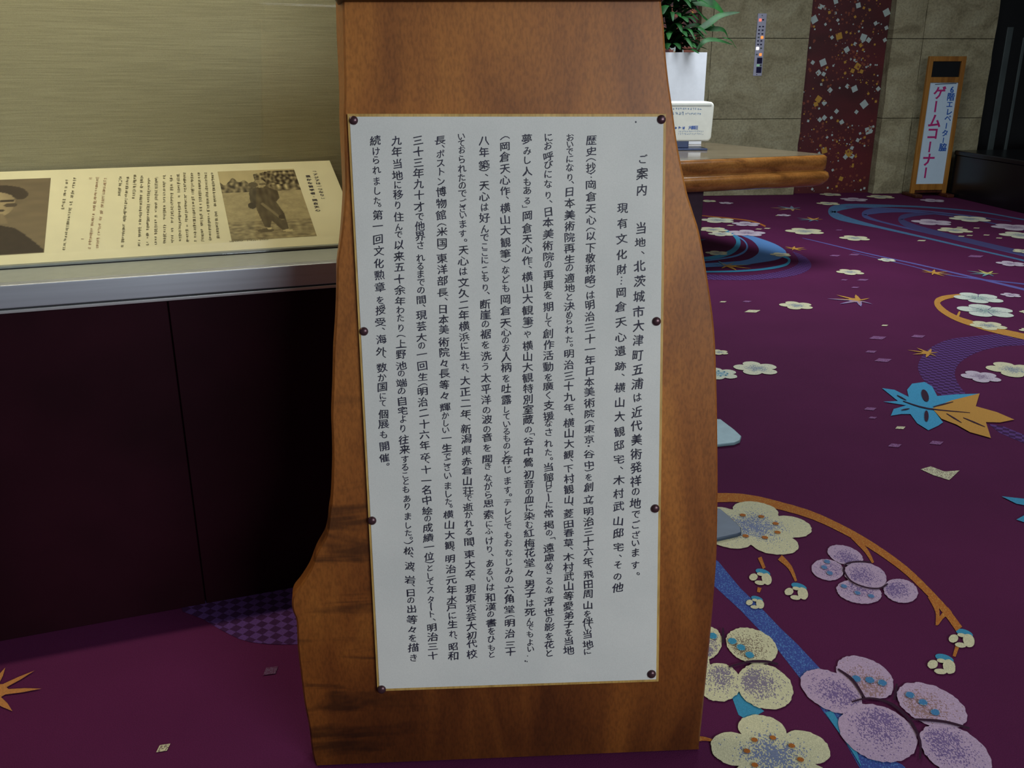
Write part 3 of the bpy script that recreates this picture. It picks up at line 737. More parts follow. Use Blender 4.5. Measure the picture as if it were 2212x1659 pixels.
# elevator indicator plate
EP = W0
ind = thing('elevator_indicator', wp(-0.45, 1.4, 0.0), 'narrow pale elevator indicator plate with small lamps on the stone wall', 'indicator')
s0, z0 = ws(1645.5, 28.5); s1, z1 = ws(1636, 163.5)
sm = (s0 + s1) / 2; hwid = 0.0425
MB().box(wp(sm - hwid, z1, -0.012), DW * (2 * hwid), NW * 0.024, UPV * (z0 - z1)).build('plate', M['plate'], ind, bevel=0.002)
def eb(px, py, w, h, mat, name, th=0.004):
    s, z = ws(px, py, -0.012)
    return MB().box(wp(s - w / 2, z - h / 2, -0.012 - th), DW * w, NW * th, UPV * h).build(name, mat, ind, bevel=0.0008)
def ez(x, y): return (1600 + x / 9.22, y / 9.22)
for i, (x, y) in enumerate(((445, 390), (380, 525), (445, 525), (365, 595), (435, 597), (360, 668), (430, 670), (355, 740), (345, 810), (410, 810), (345, 882), (403, 882), (405, 955), (320, 1080))):
    eb(*ez(x, y), 0.017, 0.011, M['nblue'] if i not in (7, 12, 13) else M['strip'], 'button')
for (x, y, k, nm) in ((390, 395, 'lamp_pink', 'lit_button'), (425, 740, 'lamp_or', 'lit_button'), (335, 960, 'lamp_wh', 'lit_button'), (392, 1083, 'lamp_or', 'lit_button')):
    eb(*ez(x, y), 0.024, 0.024, M[k], nm)
for (x, y) in ((375, 1203), (360, 1388)): eb(*ez(x, y), 0.05, 0.054, M['nblue'], 'display_window')
eb(*ez(345, 1298), 0.028, 0.018, M['lamp_gr'], 'small_display'); eb(*ez(398, 1295), 0.018, 0.018, M['strip'], 'small_display')
for (x, y) in ((428, 305), (320, 1480)): eb(*ez(x, y), 0.008, 0.008, M['groove'], 'screw', 0.002)

# ============================================================ GAME CORNER SIGN
SP = fl(2005, 423.5); SP.z = 0
def shit(px, py): q = hit(px, py, SP, NW); return (q - SP).dot(DW), q.z
def spt(s, z, off=0): return SP + DW * s + NW * off + UPV * z
sl = shit(2011, 121)[0]; sr = shit(2088, 122)[0]; st_ = shit(2050, 121)[1]
slb = shit(1967, 405)[0]; srb = shit(2046, 408)[0]
sl = (sl + slb) / 2; sr = (sr + srb) / 2
pz0 = shit(2008, 397)[1]; pz1 = shit(2040, 178)[1]; kz0 = shit(2043, 166)[1]; kz1 = shit(2048, 132)[1]; rz = shit(2008, 410)[1]
sign = thing('floor_sign', SP, 'tall narrow sign in an orange-brown wood frame with pink and blue lettering on white paper', 'sign')
fw = 0.042
for a in (sl, sr - fw): MB().box(spt(a, 0.03, 0), DW * fw, NW * 0.035, UPV * (st_ - 0.03)).build('post', M['signwood'], sign, bevel=0.003)
for a, b in ((rz, pz0), (pz1, kz0), (kz1, st_)): MB().box(spt(sl + fw + .0005, a, 0.002), DW * (sr - sl - 2 * fw - .001), NW * 0.03, UPV * (b - a)).build('rail', M['signwood'], sign, bevel=0.002)
MB().box(spt(sl + fw, kz0, 0.02), DW * (sr - sl - 2 * fw), NW * 0.008, UPV * (kz1 - kz0)).build('black_window', M['black'], sign)
MB().box(spt(sl + fw, pz0, 0.014), DW * (sr - sl - 2 * fw), NW * 0.01, UPV * (pz1 - pz0)).build('sign_paper', M['signpaper'], sign)
for a in (sl, sr - fw): MB().box(spt(a - 0.015, 0, -0.13), DW * (fw + 0.03), NW * 0.28, UPV * 0.032).build('foot', M['darkwood'], sign, bevel=0.006)
MB().box(spt(sl + fw, 0.035, 0.012), DW * (sr - sl - 2 * fw), NW * 0.012, UPV * (rz - 0.04)).build('lower_board', M['darkwood'], sign)
def sgn(x, y): return (1930 + x / 6.144, 150 + y / 6.144)
pk = MB(); bl = MB(); Pp = SP + NW * 0.014; DN = -UPV
for ch, x, y, sz in (('ゲ', 612, 308, 27), ('ー', 562, 490, 26), ('ム', 548, 680, 29), ('コ', 518, 845, 27), ('ー', 483, 1025, 25), ('ナ', 465, 1195, 28), ('ー', 427, 1368, 25)):
    put(pk, ch, *sgn(x, y), sz, Pp, NW, DW, DN, -0.001, bold=0.028)
for ch, x, y, sz in (('6', 778, 265, 17), ('階', 762, 360, 17), ('エ', 745, 460, 14.5), ('レ', 738, 560, 15), ('ベ', 722, 645, 15), ('ー', 702, 745, 14), ('タ', 683, 842, 14.5), ('ー', 662, 937, 13), ('脇', 655, 1030, 17)):
    put(bl, ch, *sgn(x, y), sz, Pp, NW, DW, DN, -0.001, fat=0.03)
pk.build('pink_lettering', M['pink'], sign); bl.build('blue_lettering', M['blue'], sign)
q0 = hit(*sgn(550, 200), Pp, NW); q1 = hit(*sgn(835, 186), Pp, NW)
MB().box(q0 - NW * 0.001, q1 - q0, UPV * 0.006, -NW * 0.0006).build('ruled_line', M['navy'], sign)

# ============================================================ TABLE
TZ = 0.70
tc = fl(1790, 334, TZ); tf = fl(1470, 346, TZ); tb = fl(1508, 305.6, TZ)
du = (tf - tc).normalized(); dv = (tb - tc).normalized()
tl = 1.75
table = thing('reception_table', (tc.x - .8, tc.y + .3, 0), 'long table with a thick rounded honey-coloured wooden edge behind the notice board', 'table')
def toff(p, e):    # outline of the top, grown by e
    a = tc - (du + dv) * e; b = tc + du * tl + du * e - dv * e; c = b + dv * (1.15 + 2 * e); d = tc + dv * (1.15 + e) - du * e
    return [a, b, c, d]
def rounded(pts, r, n=5):
    out = []
    for i in range(4):
        p = pts[i]; a = (pts[i - 1] - p).normalized(); b = (pts[(i + 1) % 4] - p).normalized()
        for k in range(n + 1):
            t = k / n
            out.append((p + a * r) * (1 - t) ** 2 + p * 2 * t * (1 - t) + (p + b * r) * t * t)
    return out
zs = [(0.0, 0.0), (-0.010, 0.010), (-0.035, 0.014), (-0.085, 0.012), (-0.095, 0.004), (-0.098, 0.010), (-0.110, 0.024), (-0.135, 0.030), (-0.160, 0.024), (-0.185, 0.004), (-0.196, -0.02)]
loops = []
for dz, e in zs: loops.append([Vector((p.x, p.y, TZ + dz)) for p in rounded(toff(0, e), 0.07)])
nn = len(loops[0]); vs = [p for l in loops for p in l]
fs = [(k * nn + i, k * nn + (i + 1) % nn, (k + 1) * nn + (i + 1) % nn, (k + 1) * nn + i) for k in range(len(loops) - 1) for i in range(nn)]
fs.append(tuple(range((len(loops) - 1) * nn, len(loops) * nn)))
MB().mesh(vs, fs).build('edge_moulding', M['tabwood'], table, smooth=True)
MB().poly([p + UPV * 0.0015 for p in rounded(toff(0, -0.002), 0.07)]).prism([p + UPV * 0.0012 for p in rounded(toff(0, -0.002), 0.07)], (0, 0, -0.003)).build('table_top', M['tabtop'], table)
# panel leg: right edge follows the photograph
lg = fl(1514.5, 500)   # direction only
lp = hit(1521.5, 405, tc + dv * 0.22, Vector((du.y, -du.x, 0)))
for k, t in enumerate((0.0, 0.95)):
    o = lp + du * t; o = Vector((o.x, o.y, 0))
    MB().box(o, du * 0.20, dv * 0.7, UPV * (TZ - 0.197)).build('leg', M['legm'], table, bevel=0.006)

# white box on its stand
bx = fl(1490, 326, TZ); bx.z = TZ + 0.0025
BR_ = Vector((math.cos(0.05), math.sin(0.05), 0)); BN = Vector((-BR_.y, BR_.x, 0))
bpl = bx + BN * 0.05
kp = (lambda px, py: hit(px, py, bpl, BN))
box = thing('dispenser_box', bx, 'rounded ivory plastic box with blue lettering on a navy metal stand on the table', 'box')
x1 = (kp(1541, 262) - bpl).dot(BR_); zt = kp(1500, 219.5).z; zb = kp(1500, 305).z; x0 = x1 - 0.40
prof = []
for (cx, cz, a0) in ((x1 - 0.03, zt - 0.03, 90), (x1 - 0.03 - 0.006, zb + 0.03, 0), (x0 + 0.036, zb + 0.03, -90), (x0 + 0.03, zt - 0.03, -180)):
    for k in range(6):
        t = math.radians(a0 - 18 * k); prof.append(bpl + BR_ * (cx + 0.03 * math.cos(t)) + UPV * (cz + 0.03 * math.sin(t) - bpl.z))
MB().prism(prof, BN * 0.16).build('case', M['ivory'], box, bevel=0.012, seg=3)
lid = bpl + BR_ * (x0 + 0.01) + UPV * (zt - 0.026 - bpl.z) - BN * 0.0015
MB().box(lid, BR_ * (x1 - x0 - 0.03), BN * 0.003, UPV * 0.003).build('seam', M['strip'], box)
kq = kp(1488, 318)
MB().box(bpl + BR_ * (x0 + 0.06) + UPV * 0.0 + BN * 0.01 + UPV * 0.012, BR_ * ((kq - bpl).dot(BR_) - x0 - 0.06), BN * 0.12, UPV * (zb - TZ - 0.012 + 0.002)).build('stand_block', M['navy'], box, bevel=0.003)
kq = kp(1526, 322)
MB().box(bpl + BR_ * (x0 + 0.02) - BN * 0.03, BR_ * ((kq - bpl).dot(BR_) - x0 - 0.02), BN * 0.2, UPV * 0.012).build('stand_plate', M['navy'], box, bevel=0.002)
def bz(x, y): return (1400 + x / 4.61, 200 + y / 4.61)
lt = MB()
rr = random.Random(8)
def pseudo(mb, pxf, x0_, x1_, y, h, step, lift_n, plane, n_, lift=0.0006, strokes=4):
    """row of tiny marks, too small and blurred to read in the photograph"""
    x = x0_
    while x < x1_:
        w = step * rr.uniform(0.6, 0.85)
        for k in range(strokes):
            if rr.random() < 0.5: a, b, c, d = x + rr.uniform(0, w * .3), y - h / 2 + rr.uniform(0, h * .85), rr.uniform(.5, .9) * w, h * 0.15
            else: a, b, c, d = x + rr.uniform(0, w * .85), y - h / 2 + rr.uniform(0, h * .3), w * 0.15, rr.uniform(.5, .9) * h
            mb.poly([hit(*pxf(*q), plane, n_) - n_ * lift for q in ((a, b + d), (a + c, b + d), (a + c, b), (a, b))])
        x += step
bf = bpl
pseudo(lt, bz, 200, 525, 158, 22, 24, 0, bf, BN); pseudo(lt, bz, 200, 345, 205, 34, 34, 0, bf, BN); pseudo(lt, bz, 370, 530, 208, 24, 20, 0, bf, BN)
pseudo(lt, bz, 300, 540, 383, 17, 17, 0, bf, BN, strokes=3); pseudo(lt, bz, 300, 540, 408, 17, 17, 0, bf, BN, strokes=3)
setp(lt.build('small_print', M['blueprint'], box), kind='stuff')
lt = MB(); pseudo(lt, bz, 230, 345, 348, 34, 36, 0, bf, BN, strokes=6)
for ch, x in (('大', 418), ('観', 448), ('荘', 480)): put(lt, ch, *bz(x, 346), 8.4, bf, BN, BR_, DN, -0.0008, fat=0.03)
lt.build('blue_lettering', M['blue'], box)

# planter with foliage
PD = bx + BN * 0.50
PD.z = TZ + 0.0015
kp2 = (lambda px, py: hit(px, py, PD, BN))
px1 = (kp2(1524.5, 160) - PD).dot(BR_); pzt = kp2(1500, 113.5).z; pxl = px1 - 0.46
plant = thing('potted_plant', PD + BR_ * (px1 - .23) + BN * .2, 'leafy green plant in a tall white square planter on the table', 'plant')
pot = MB(); o = PD + BR_ * pxl; W_ = px1 - pxl; Hh = pzt - TZ
pot.box(o + UPV * 0.0015, BR_ * W_, BN * 0.012, UPV * Hh); pot.box(o + BN * 0.388 + UPV * .0015, BR_ * W_, BN * 0.012, UPV * Hh)
pot.box(o + BN * 0.012 + UPV * .0015, BR_ * 0.012, BN * 0.376, UPV * Hh); pot.box(o + BN * 0.012 + BR_ * (W_ - .012) + UPV * .0015, BR_ * 0.012, BN * 0.376, UPV * Hh)
pot.build('planter', M['white'], plant)
MB().box(o + BN * 0.012 + BR_ * 0.012 + UPV * 0.02, BR_ * (W_ - .024), BN * 0.376, UPV * (Hh - 0.05)).build('soil', M['soil'], plant)
rp = random.Random(21)
PC = o + BR_ * (W_ / 2) + BN * 0.2 + UPV * (Hh - 0.03)
for k in range(6):
    a = PC + BR_ * rp.uniform(-.13, .13) + BN * rp.uniform(-.1, .1)
    t = Vector((rp.uniform(-.12, .12), rp.uniform(-.1, .1), rp.uniform(.7, .95)))
    MB().tube([a, a + t * .35 + BR_ * .01, a + t * .7, a + t], [.014, .012, .011, .008], 7).build('stem', M['cane'], plant, smooth=True)
def leafmesh(path, w, side):
    """lanceolate blade with a folded midrib, following path"""
    pts = catmull(path, 5); n = len(pts); vs = []; fs = []
    for k, p in enumerate(pts):
        t = k / (n - 1); ww = w * (math.sin(math.pi * min(1, t ** 0.75)) ** 0.8 if 0 < t < 1 else 0.0) + 0.0008
        d = (pts[min(k + 1, n - 1)] - pts[max(k - 1, 0)]).normalized(); s = (side - d * side.dot(d)).normalized(); u = d.cross(s)
        vs += [p - s * ww + u * ww * .25, p, p + s * ww + u * ww * .25]
    for k in range(n - 1):
        a = 3 * k; fs += [(a, a + 1, a + 4, a + 3), (a + 1, a + 2, a + 5, a + 4)]
    return MB().mesh(vs, fs)
def leaf_px(pts, w, dep, side=None):
    path = [hit(x, y, PD + BN * dep, BN) for x, y in pts]
    path = [p + BN * (0.02 * k) for k, p in enumerate(path)]
    o = leafmesh(path, w, side or (UPV + BN * .6)).build('leaf', M['leaf'], plant, smooth=True)
    return o
leaf_px([(1470, 6), (1510, 2), (1545, 10), (1572, 34)], 0.042, 0.1)
leaf_px([(1500, 70), (1530, 52), (1560, 33), (1604, 25)], 0.024, 0.05)
leaf_px([(1505, 58), (1535, 62), (1565, 64), (1578, 82)], 0.019, 0.08)
leaf_px([(1505, 108), (1525, 88), (1552, 86), (1588, 96)], 0.016, 0.02)
leaf_px([(1560, 80), (1580, 86), (1590, 98), (1597, 104)], 0.004, 0.05)
leaf_px([(1512, 30), (1525, 40), (1540, 52), (1556, 62)], 0.010, 0.12)
leaf_px([(1470, 70), (1485, 58), (1510, 52), (1530, 58)], 0.012, 0.12)
for k in range(270):
    h = rp.uniform(-0.0, 0.72) ** 1.3; a = rp.uniform(0, 2 * math.pi); r0 = rp.uniform(0.0, 0.14)
    b = PC + BR_ * (math.cos(a) * r0) + BN * (math.sin(a) * r0 * .8) + UPV * (h + 0.06)
    out = BR_ * math.cos(a) + BN * math.sin(a)
    L = rp.uniform(0.14, 0.30) * (0.75 if math.cos(a) > 0.5 else 1)
    up = rp.uniform(-0.1, 0.6)
    path = [b, b + out * L * .35 + UPV * L * up * .6, b + out * L * .7 + UPV * L * up * .7, b + out * L + UPV * L * (up * .4 - .15)]
    side = out.cross(UPV)
    leafmesh(path, rp.uniform(0.018, 0.034), side).build('leaf', M['leaf'], plant, smooth=True)

# ============================================================ DISPLAY CASE (left)
A0 = fl(0, 1385); UD = Vector((.939, .343, 0)).normalized(); VD = Vector((-UD.y, UD.x, 0))
def dhit(px, py, v=0.0): return hit(px, py, A0 + VD * v, VD)
z_tb = dhit(0, 676).z; z_tt = dhit(0, 616).z
g0 = fl(0, 583, z_tt); vg = (g0 - A0).dot(VD)
zp = hit(0, 572, A0 + VD * vg, VD).z
u0 = -1.3; u1 = 1.09
def dp(u, v, z): q = A0 + UD * u + VD * v; return Vector((q.x, q.y, z))
case = thing('display_case', dp(0.2, 0.4, 0), 'glass-fronted wall display case with maroon plinth, aluminium sill and olive cloth back', 'display case')
DEP = 0.62
MB().box(dp(u0, 0.02, 0), UD * (u1 - u0), VD * (DEP - 0.02), UPV * (z_tb - 0.002)).build('plinth', M['maroon'], case)
us = (dhit(368, 700) - A0).dot(UD)
for a, b in ((u0, us - .0015), (us + .0015, u1)):
    MB().box(dp(a, 0.0, 0.0), UD * (b - a), VD * 0.0195, UPV * (z_tb - 0.003)).build('front_panel', M['maroon'], case, bevel=0.0015)
MB().box(dp(u0, -0.006, z_tb - 0.001), UD * (u1 - u0), VD * 0.05, UPV * 0.007).build('lower_lip', M['steelw'], case, bevel=0.001)
MB().box(dp(u0, -0.001, z_tb + 0.0062), UD * (u1 - u0), VD * 0.04, UPV * 0.002).build('groove', M['groove'], case)
MB().box(dp(u0, -0.004, z_tb + 0.0085), UD * (u1 - u0), VD * 0.03, UPV * (z_tt - z_tb - 0.0085)).build('metal_trim', M['steel'], case, bevel=0.0025)
MB().box(dp(u0, 0.026, z_tb + 0.01), UD * (u1 - u0), VD * (vg - 0.026), UPV * (z_tt - z_tb - 0.0102)).build('sill', M['sill'], case)
MB().box(dp(u0, vg, z_tb + 0.01), UD * (u1 - u0), VD * (DEP - vg), UPV * (z_tt - z_tb - 0.012)).build('case_floor', M['sill'], case)
MB().box(dp(u0, vg, z_tt - 0.001), UD * (u1 - u0), VD * 0.004, UPV * 0.0035).build('glass_channel', M['groove'], case)
gl = MB().box(dp(u0, vg + 0.0002, z_tt + 0.0026), UD * (u1 - u0 - .031), VD * 0.0036, UPV * 1.35)
gl.build('glass_pane', M['glass'], case)
# leaning information board
TILT = math.radians(19.6)
pv = VD * math.cos(TILT) + UPV * math.sin(TILT)
pn_ = (-VD * math.sin(TILT) + UPV * math.cos(TILT))
p_lo = dp(0, vg + 0.022, hit(0, 572, A0 + VD * (vg + 0.022), VD).z)
def ip(px, py): return hit(px, py, p_lo, pn_)
def uv(p): return ((p - p_lo).dot(UD), (p - p_lo).dot(pv))
ut, vt = uv(ip(0, 370)); ur = uv(ip(728, 440))[0]; ut2, vt2 = uv(ip(714, 346))
VT = (vt + vt2) / 2
info = thing('information_board', p_lo + UD * .3, 'cream information board with two sepia photographs leaning in the display case', 'board')
def ipt(u, v, h=0): return p_lo + UD * u + pv * v + pn_ * h
uR = uv(ip(714, 346))[0]; uRb = uv(ip(743, 430))[0]; uR2 = (uR * 2 + uRb) / 3
MB().box(ipt(-1.1, 0, -0.006), UD * (uR2 + 1.1), pv * VT, pn_ * 0.006).build('panel', M['info'], info, bevel=0.001)
MB().box(dp(u0 + .1, vg + 0.0055, z_tt - 0.001), UD * (uR2 + uv(dp(0, vg, z_tt))[0] * 0 - u0 - .1 + .005), VD * 0.017, UPV * (p_lo.z - z_tt + 0.0008)).build('board_rest', M['sill'], info, bevel=0.001)
sup = [ipt(-1.1, 0.004, -0.007), ipt(-1.1, VT - 0.01, -0.007), ]
q = ipt(-1.1, VT - 0.01, -0.007); q2 = Vector((q.x, q.y, z_tt)); q3 = ipt(-1.1, 0.004, -0.007); q4 = Vector((q3.x, q3.y, z_tt))
MB().prism([q3, q, q2, q4], UD * (uR2 + 1.09)).build('support_wedge', M['sill'], info)
WV = (ipt(0, VT) - A0).dot(VD) + 0.012
DEPB = max(DEP, WV + .05)
MB().box(dp(u0, WV, z_tt - 0.002), UD * (u1 - u0), VD * 0.04, UPV * (2.30 - z_tt)).build('cloth_back', M['cloth'], case)
MB().box(dp(u1 - 0.03, 0, z_tt + .001), UD * 0.03, VD * (WV - .0005), UPV * (2.30 - z_tt)).build('end_post', M['darkwood'], case, bevel=0.002)
MB().box(dp(u0, 0.02, 2.201), UD * (u1 - u0 - .031), VD * (WV - 0.021), UPV * 0.08).build('case_top', M['ceil'], case)
# lamp of the case: tube under the case top
tbm = MB().tube([dp(u0 + .2, .16, 2.175), dp(u1 - .2, .16, 2.175)], 0.014, 10); tbm.build('lamp_tube', emit('case lamp', (255, 238, 190), 4.0), case)
l = bpl and dp((u0 + u1) / 2, .16, 2.15)
cl = area('case_lamp', l, u1 - u0 - .3, 30, (1.0, 0.92, 0.68), (math.radians(12), 0, math.atan2(UD.y, UD.x)), 0.05)

# prints on the board: small painted rasters
def raster(name, corners, nx, ny, fn, lift=0.0006):
    """corners TL,TR,BR,BL in px -> rectangle on the board, coloured by fn(x,y) in 0..1"""
    P = [ip(*c) for c in corners]
    ul = (uv(P[0])[0] + uv(P[3])[0]) / 2; ur_ = (uv(P[1])[0] + uv(P[2])[0]) / 2
    vt_ = (uv(P[0])[1] + uv(P[1])[1]) / 2; vb = (uv(P[2])[1] + uv(P[3])[1]) / 2
    vs = []; cs = []; fs = []
    for j in range(ny + 1):
        for i in range(nx + 1):
            x, y = i / nx, j / ny
            vs.append(ipt(ul + (ur_ - ul) * x, vt_ + (vb - vt_) * y, lift)); g = fn(x, y)
            cs.append(lin(g))
    for j in range(ny):
        for i in range(nx):
            a = j * (nx + 1) + i; fs.append((a + nx + 1, a + nx + 2, a + 1, a))
    return MB().mesh(vs, fs, cs).build(name, M['print'], info)
def inE(x, y, cx, cy, rx, ry): return ((x - cx) / rx) ** 2 + ((y - cy) / ry) ** 2 < 1
def nz(x, y, s, k=0): return noise.noise(Vector((x * s, y * s, k)))
def inP(x, y, poly):
    c = False; n = len(poly)
    for i in range(n):
        (x1_, y1_), (x2_, y2_) = poly[i], poly[i - 1]
        if (y1_ > y) != (y2_ > y) and x < (x2_ - x1_) * (y - y1_) / (y2_ - y1_) + x1_: c = not c
    return c
def sep(t): t = max(0.0, min(1.0, t)); return (52 + t * 168, 44 + t * 160, 34 + t * 118)
def walker(x, y):
    t = 0.72 + 0.10 * nz(x, y * 2.4, 9) + 0.08 * nz(x, y * 3, 30, 3)
    if y < 0.34:
        t = 0.86 + 0.05 * nz(x, y, 8)
        if x < 0.45 and y > 0.17 + 0.10 * nz(x, 0, 9): t = 0.42 + 0.5 * nz(x, y, 22, 1)
        if x > 0.44 and y < 0.32 + .03 * nz(x, 1, 8) and (y > 0.02 + 0.22 * max(0, .66 - x)): t = 0.34 + 0.75 * nz(x, y, 24, 2)
        if 0.62 < x and y > 0.24: t = 0.45 + 0.7 * nz(x, y, 20, 7)
    elif y > 0.75: t -= 0.12 - 0.3 * nz(x, y * 3, 14, 5)
    body = [(0.36, 0.30), (0.44, 0.27), (0.56, 0.26), (0.70, 0.34), (0.70, 0.44), (0.64, 0.50), (0.70, 0.68), (0.70, 0.88), (0.62, 0.90), (0.52, 0.76), (0.48, 0.86), (0.42, 0.84), (0.38, 0.62), (0.37, 0.55), (0.32, 0.54), (0.33, 0.36)]
    if inP(x, y, body): t = 0.24 + 0.16 * nz(x * 2, y, 10, 4)
    if inP(x, y, [(0.44, 0.52), (0.47, 0.50), (0.68, 0.76), (0.64, 0.76)]): t = 0.5
    if inE(x, y, 0.33, 0.54, 0.05, 0.045): t = 0.14
    if inE(x, y, 0.50, 0.215, 0.075, 0.065): t = 0.66 + 0.2 * nz(x, y, 30)
    if inE(x, y, 0.41, 0.23, 0.06, 0.04): t = 0.30
    if inE(x, y, 0.53, 0.225, 0.05, 0.015): t = 0.35
    if inE(x, y, 0.42, 0.89, 0.10, 0.025): t = 0.28
    if inE(x, y, 0.655, 0.72, 0.04, 0.03): t = 0.12
    if inE(x, y, 0.47, 0.865, 0.03, 0.014) or inE(x, y, 0.68, 0.905, 0.06, 0.014): t = 0.92
    return sep(t)
def portrait(x, y):
    t = 0.46 + 0.06 * nz(x, y * 3, 6) + 0.10 * max(0, y - .25)
    if inP(x, y, [(0.0, 0.66), (0.45, 0.60), (0.60, 0.605), (0.78, 0.68), (0.88, 0.80), (1.0, 0.97), (1.0, 1.0), (0.0, 1.0)]): t = 0.10 + 0.03 * nz(x, y, 20)
    x -= 0.22; y += 0.03
    if inE(x, y, 0.36, 0.38, 0.17, 0.21): t = 0.80 - 0.25 * max(0, x - .40) * 4 + .05 * nz(x, y, 12)
    if inE(x, y, 0.36, 0.22, 0.24, 0.11) and not inE(x, y, 0.36, 0.34, 0.165, 0.13): t = 0.14
    if inE(x, y, 0.565, 0.26, 0.055, 0.07): t = 0.14
    if inE(x, y, 0.47, 0.34, 0.055, 0.02) or inE(x, y, 0.27, 0.34, 0.055, 0.02): t = 0.12
    if inE(x, y, 0.50, 0.40, 0.05, 0.03): t = 0.24
    if inE(x, y, 0.37, 0.47, 0.10, 0.018): t = 0.16
    if inP(x, y, [(0.26, 0.52), (0.46, 0.52), (0.5, 0.64), (0.2, 0.66)]): t = 0.58
    return (50 + t * 150, 40 + t * 140, 34 + t * 100)
raster('walking_man_print', [(477.5, 370), (641.5, 364.5), (676, 507), (492.5, 524)], 150, 120, walker)
# the left print is cut by the photograph's edge: its right corners are seen, its width is that of an upright portrait
Pr = ip(118, 384); Pb = ip(86, 546)
uPr = (uv(Pr)[0] + uv(Pb)[0]) / 2; wPr = 0.30
def raster2():
    vt_, vb = uv(Pr)[1], uv(Pb)[1]; nx, ny = 110, 100; vs = []; cs = []; fs = []
    for j in range(ny + 1):
        for i in range(nx + 1):
            vs.append(ipt(uPr - wPr * (1 - i / nx), vt_ + (vb - vt_) * j / ny, 0.0006)); cs.append(lin(portrait(i / nx, j / ny)))
    for j in range(ny):
        for i in range(nx):
            a = j * (nx + 1) + i; fs.append((a + nx + 1, a + nx + 2, a + 1, a))
    MB().mesh(vs, fs, cs).build('portrait_print', M['print'], info)
raster2()
# text of the board: headline legible, body lines too small to read
PD_ = -pv
hl = MB()
for s, (x0_, y0_, x1_, y1_), sz in (('「アジアは一つなり」', (1240, 292, 1318, 530), 11), ('豊かな哲学者、岡倉天心', (1183, 335, 1270, 640), 11.5)):
    n = len(s)
    for k, ch in enumerate(s):
        t = k / (n - 1); px, py = 380 + (x0_ + (x1_ - x0_) * t) / 4.1475, 300 + (y0_ + (y1_ - y0_) * t) / 4.1475
        put(hl, ch, px, py, sz, p_lo, pn_, UD, PD_, 0.0008, fat=0.03)
hl.build('headline', M['ink'], info)
bt = MB(); rd = MB()
def pcol(mb, xa, ya, xb, yb, x0_=0, w=7.0, gapp=0.08):
    """column of unreadable marks from (xa,ya) to (xb,yb), zoomed crop pixels"""
    ax, ay, bx_, by = x0_ + xa / 4.1475, 300 + ya / 4.1475, x0_ + xb / 4.1475, 300 + yb / 4.1475
    L = math.hypot(bx_ - ax, by - ay); n = int(L / 4.6)
    for k in range(n):
        if rr.random() < gapp: continue
        t = (k + .5) / n; cx = ax + (bx_ - ax) * t; cy = ay + (by - ay) * t; ww = w * rr.uniform(.7, 1.15); hh = 4.2
        for s in range(rr.choice((3, 4, 4, 5))):
            if rr.random() < 0.8: q = (cx - ww / 2 + rr.uniform(0, .2) * ww, cy - hh / 2 + rr.uniform(0, .85) * hh, ww * rr.uniform(.5, .95), 0.8)
            else: q = (cx - ww / 2 + rr.uniform(0, .95) * ww, cy - hh / 2, 0.7, hh * rr.uniform(.6, 1))
            a, b, c, d = q
            mb.poly([ip(*z) + pn_ * 0.0007 for z in ((a, b + d), (a + c, b + d), (a + c, b), (a, b))])
for c in ((605, 345, 560, 630), (672, 345, 570, 1000), (1080, 330, 1068, 510), (1145, 340, 1095, 970), (1210, 320, 1195, 560), (1272, 325, 1245, 960), (1335, 325, 1320, 955), (1400, 320, 1395, 950), (1470, 320, 1475, 940), (1535, 325, 1545, 935), (1597, 310, 1615, 915)): pcol(bt, *c)
for c in ((75, 300, 105, 925), (140, 300, 175, 925), (205, 300, 240, 920), (265, 300, 310, 915), (325, 300, 380, 915)): pcol(bt, *c, x0_=380)
for c in ((810, 335, 808, 370), (875, 340, 800, 990), (945, 350, 870, 980), (738, 880, 730, 950)): pcol(rd, *c)
for k in range(22):
    x = 495 + k * 3.9; y = 521.5 - k * .22
    if k in (8, 9, 16): continue
    for s in range(3):
        a, b = x + rr.uniform(0, 1.6), y + rr.uniform(-1.4, 1)
        bt.poly([ip(*z) + pn_ * 0.0007 for z in ((a, b + .7), (a + 1.6, b + .7), (a + 1.6, b), (a, b))])
setp(bt.build('body_text', plain('faded print', (120, 110, 80), 0.7), info), kind='stuff'); setp(rd.build('pale_text', plain('faded red print', (176, 146, 112), 0.7), info), kind='stuff')

# ============================================================ SIGN SLAB
BV = Vector((0.01895599, -0.14020727, -0.9899407)).normalized()
BH = Vector((0.99831868, 0.05789048, -0.00291566))
BNn = BV.cross(BH).normalized()                       # towards the camera or away?
if BNn.y > 0: BNn = -BNn                              # front face looks at the camera
BH = (BH - BV * BH.dot(BV)).normalized()
B0 = fl(683, 1657)
def bh(px, py): return hit(px, py, B0, BNn)
left = [(738, -40), (739, 8), (741, 90), (742.5, 150), (743, 200), (742, 250), (743, 300), (745, 396), (744, 430), (738, 493), (733, 531), (727.5, 572), (726, 637), (723.5, 698), (719.8, 753), (718, 825), (715.3, 898), (717, 952), (717.5, 1006), (714.5, 1079), (711, 1103), (704, 1154), (683, 1194), (669, 1231), (650, 1262), (634, 1283), (629.5, 1302), (632, 1322), (639, 1340), (641, 1370), (642.5, 1403), (650.6, 1471), (657, 1521), (667, 1572), (672, 1616), (678, 1646), (683, 1657)]
right = [(1510, 1622), (1517, 1560), (1527, 1460), (1535, 1380), (1542, 1300), (1549, 1200), (1551.5, 1080), (1551.5, 997), (1550, 870), (1545, 725), (1532, 617), (1513, 508), (1499, 460), (1487, 422), (1481, 395), (1472, 352), (1462.5, 300), (1454, 235), (1445, 172), (1438.5, 108), (1435, 54), (1429.5, 8), (1427, -40)]
Lp = catmull([bh(*p) for p in left], 5); Rp = catmull([bh(*p) for p in right], 5)
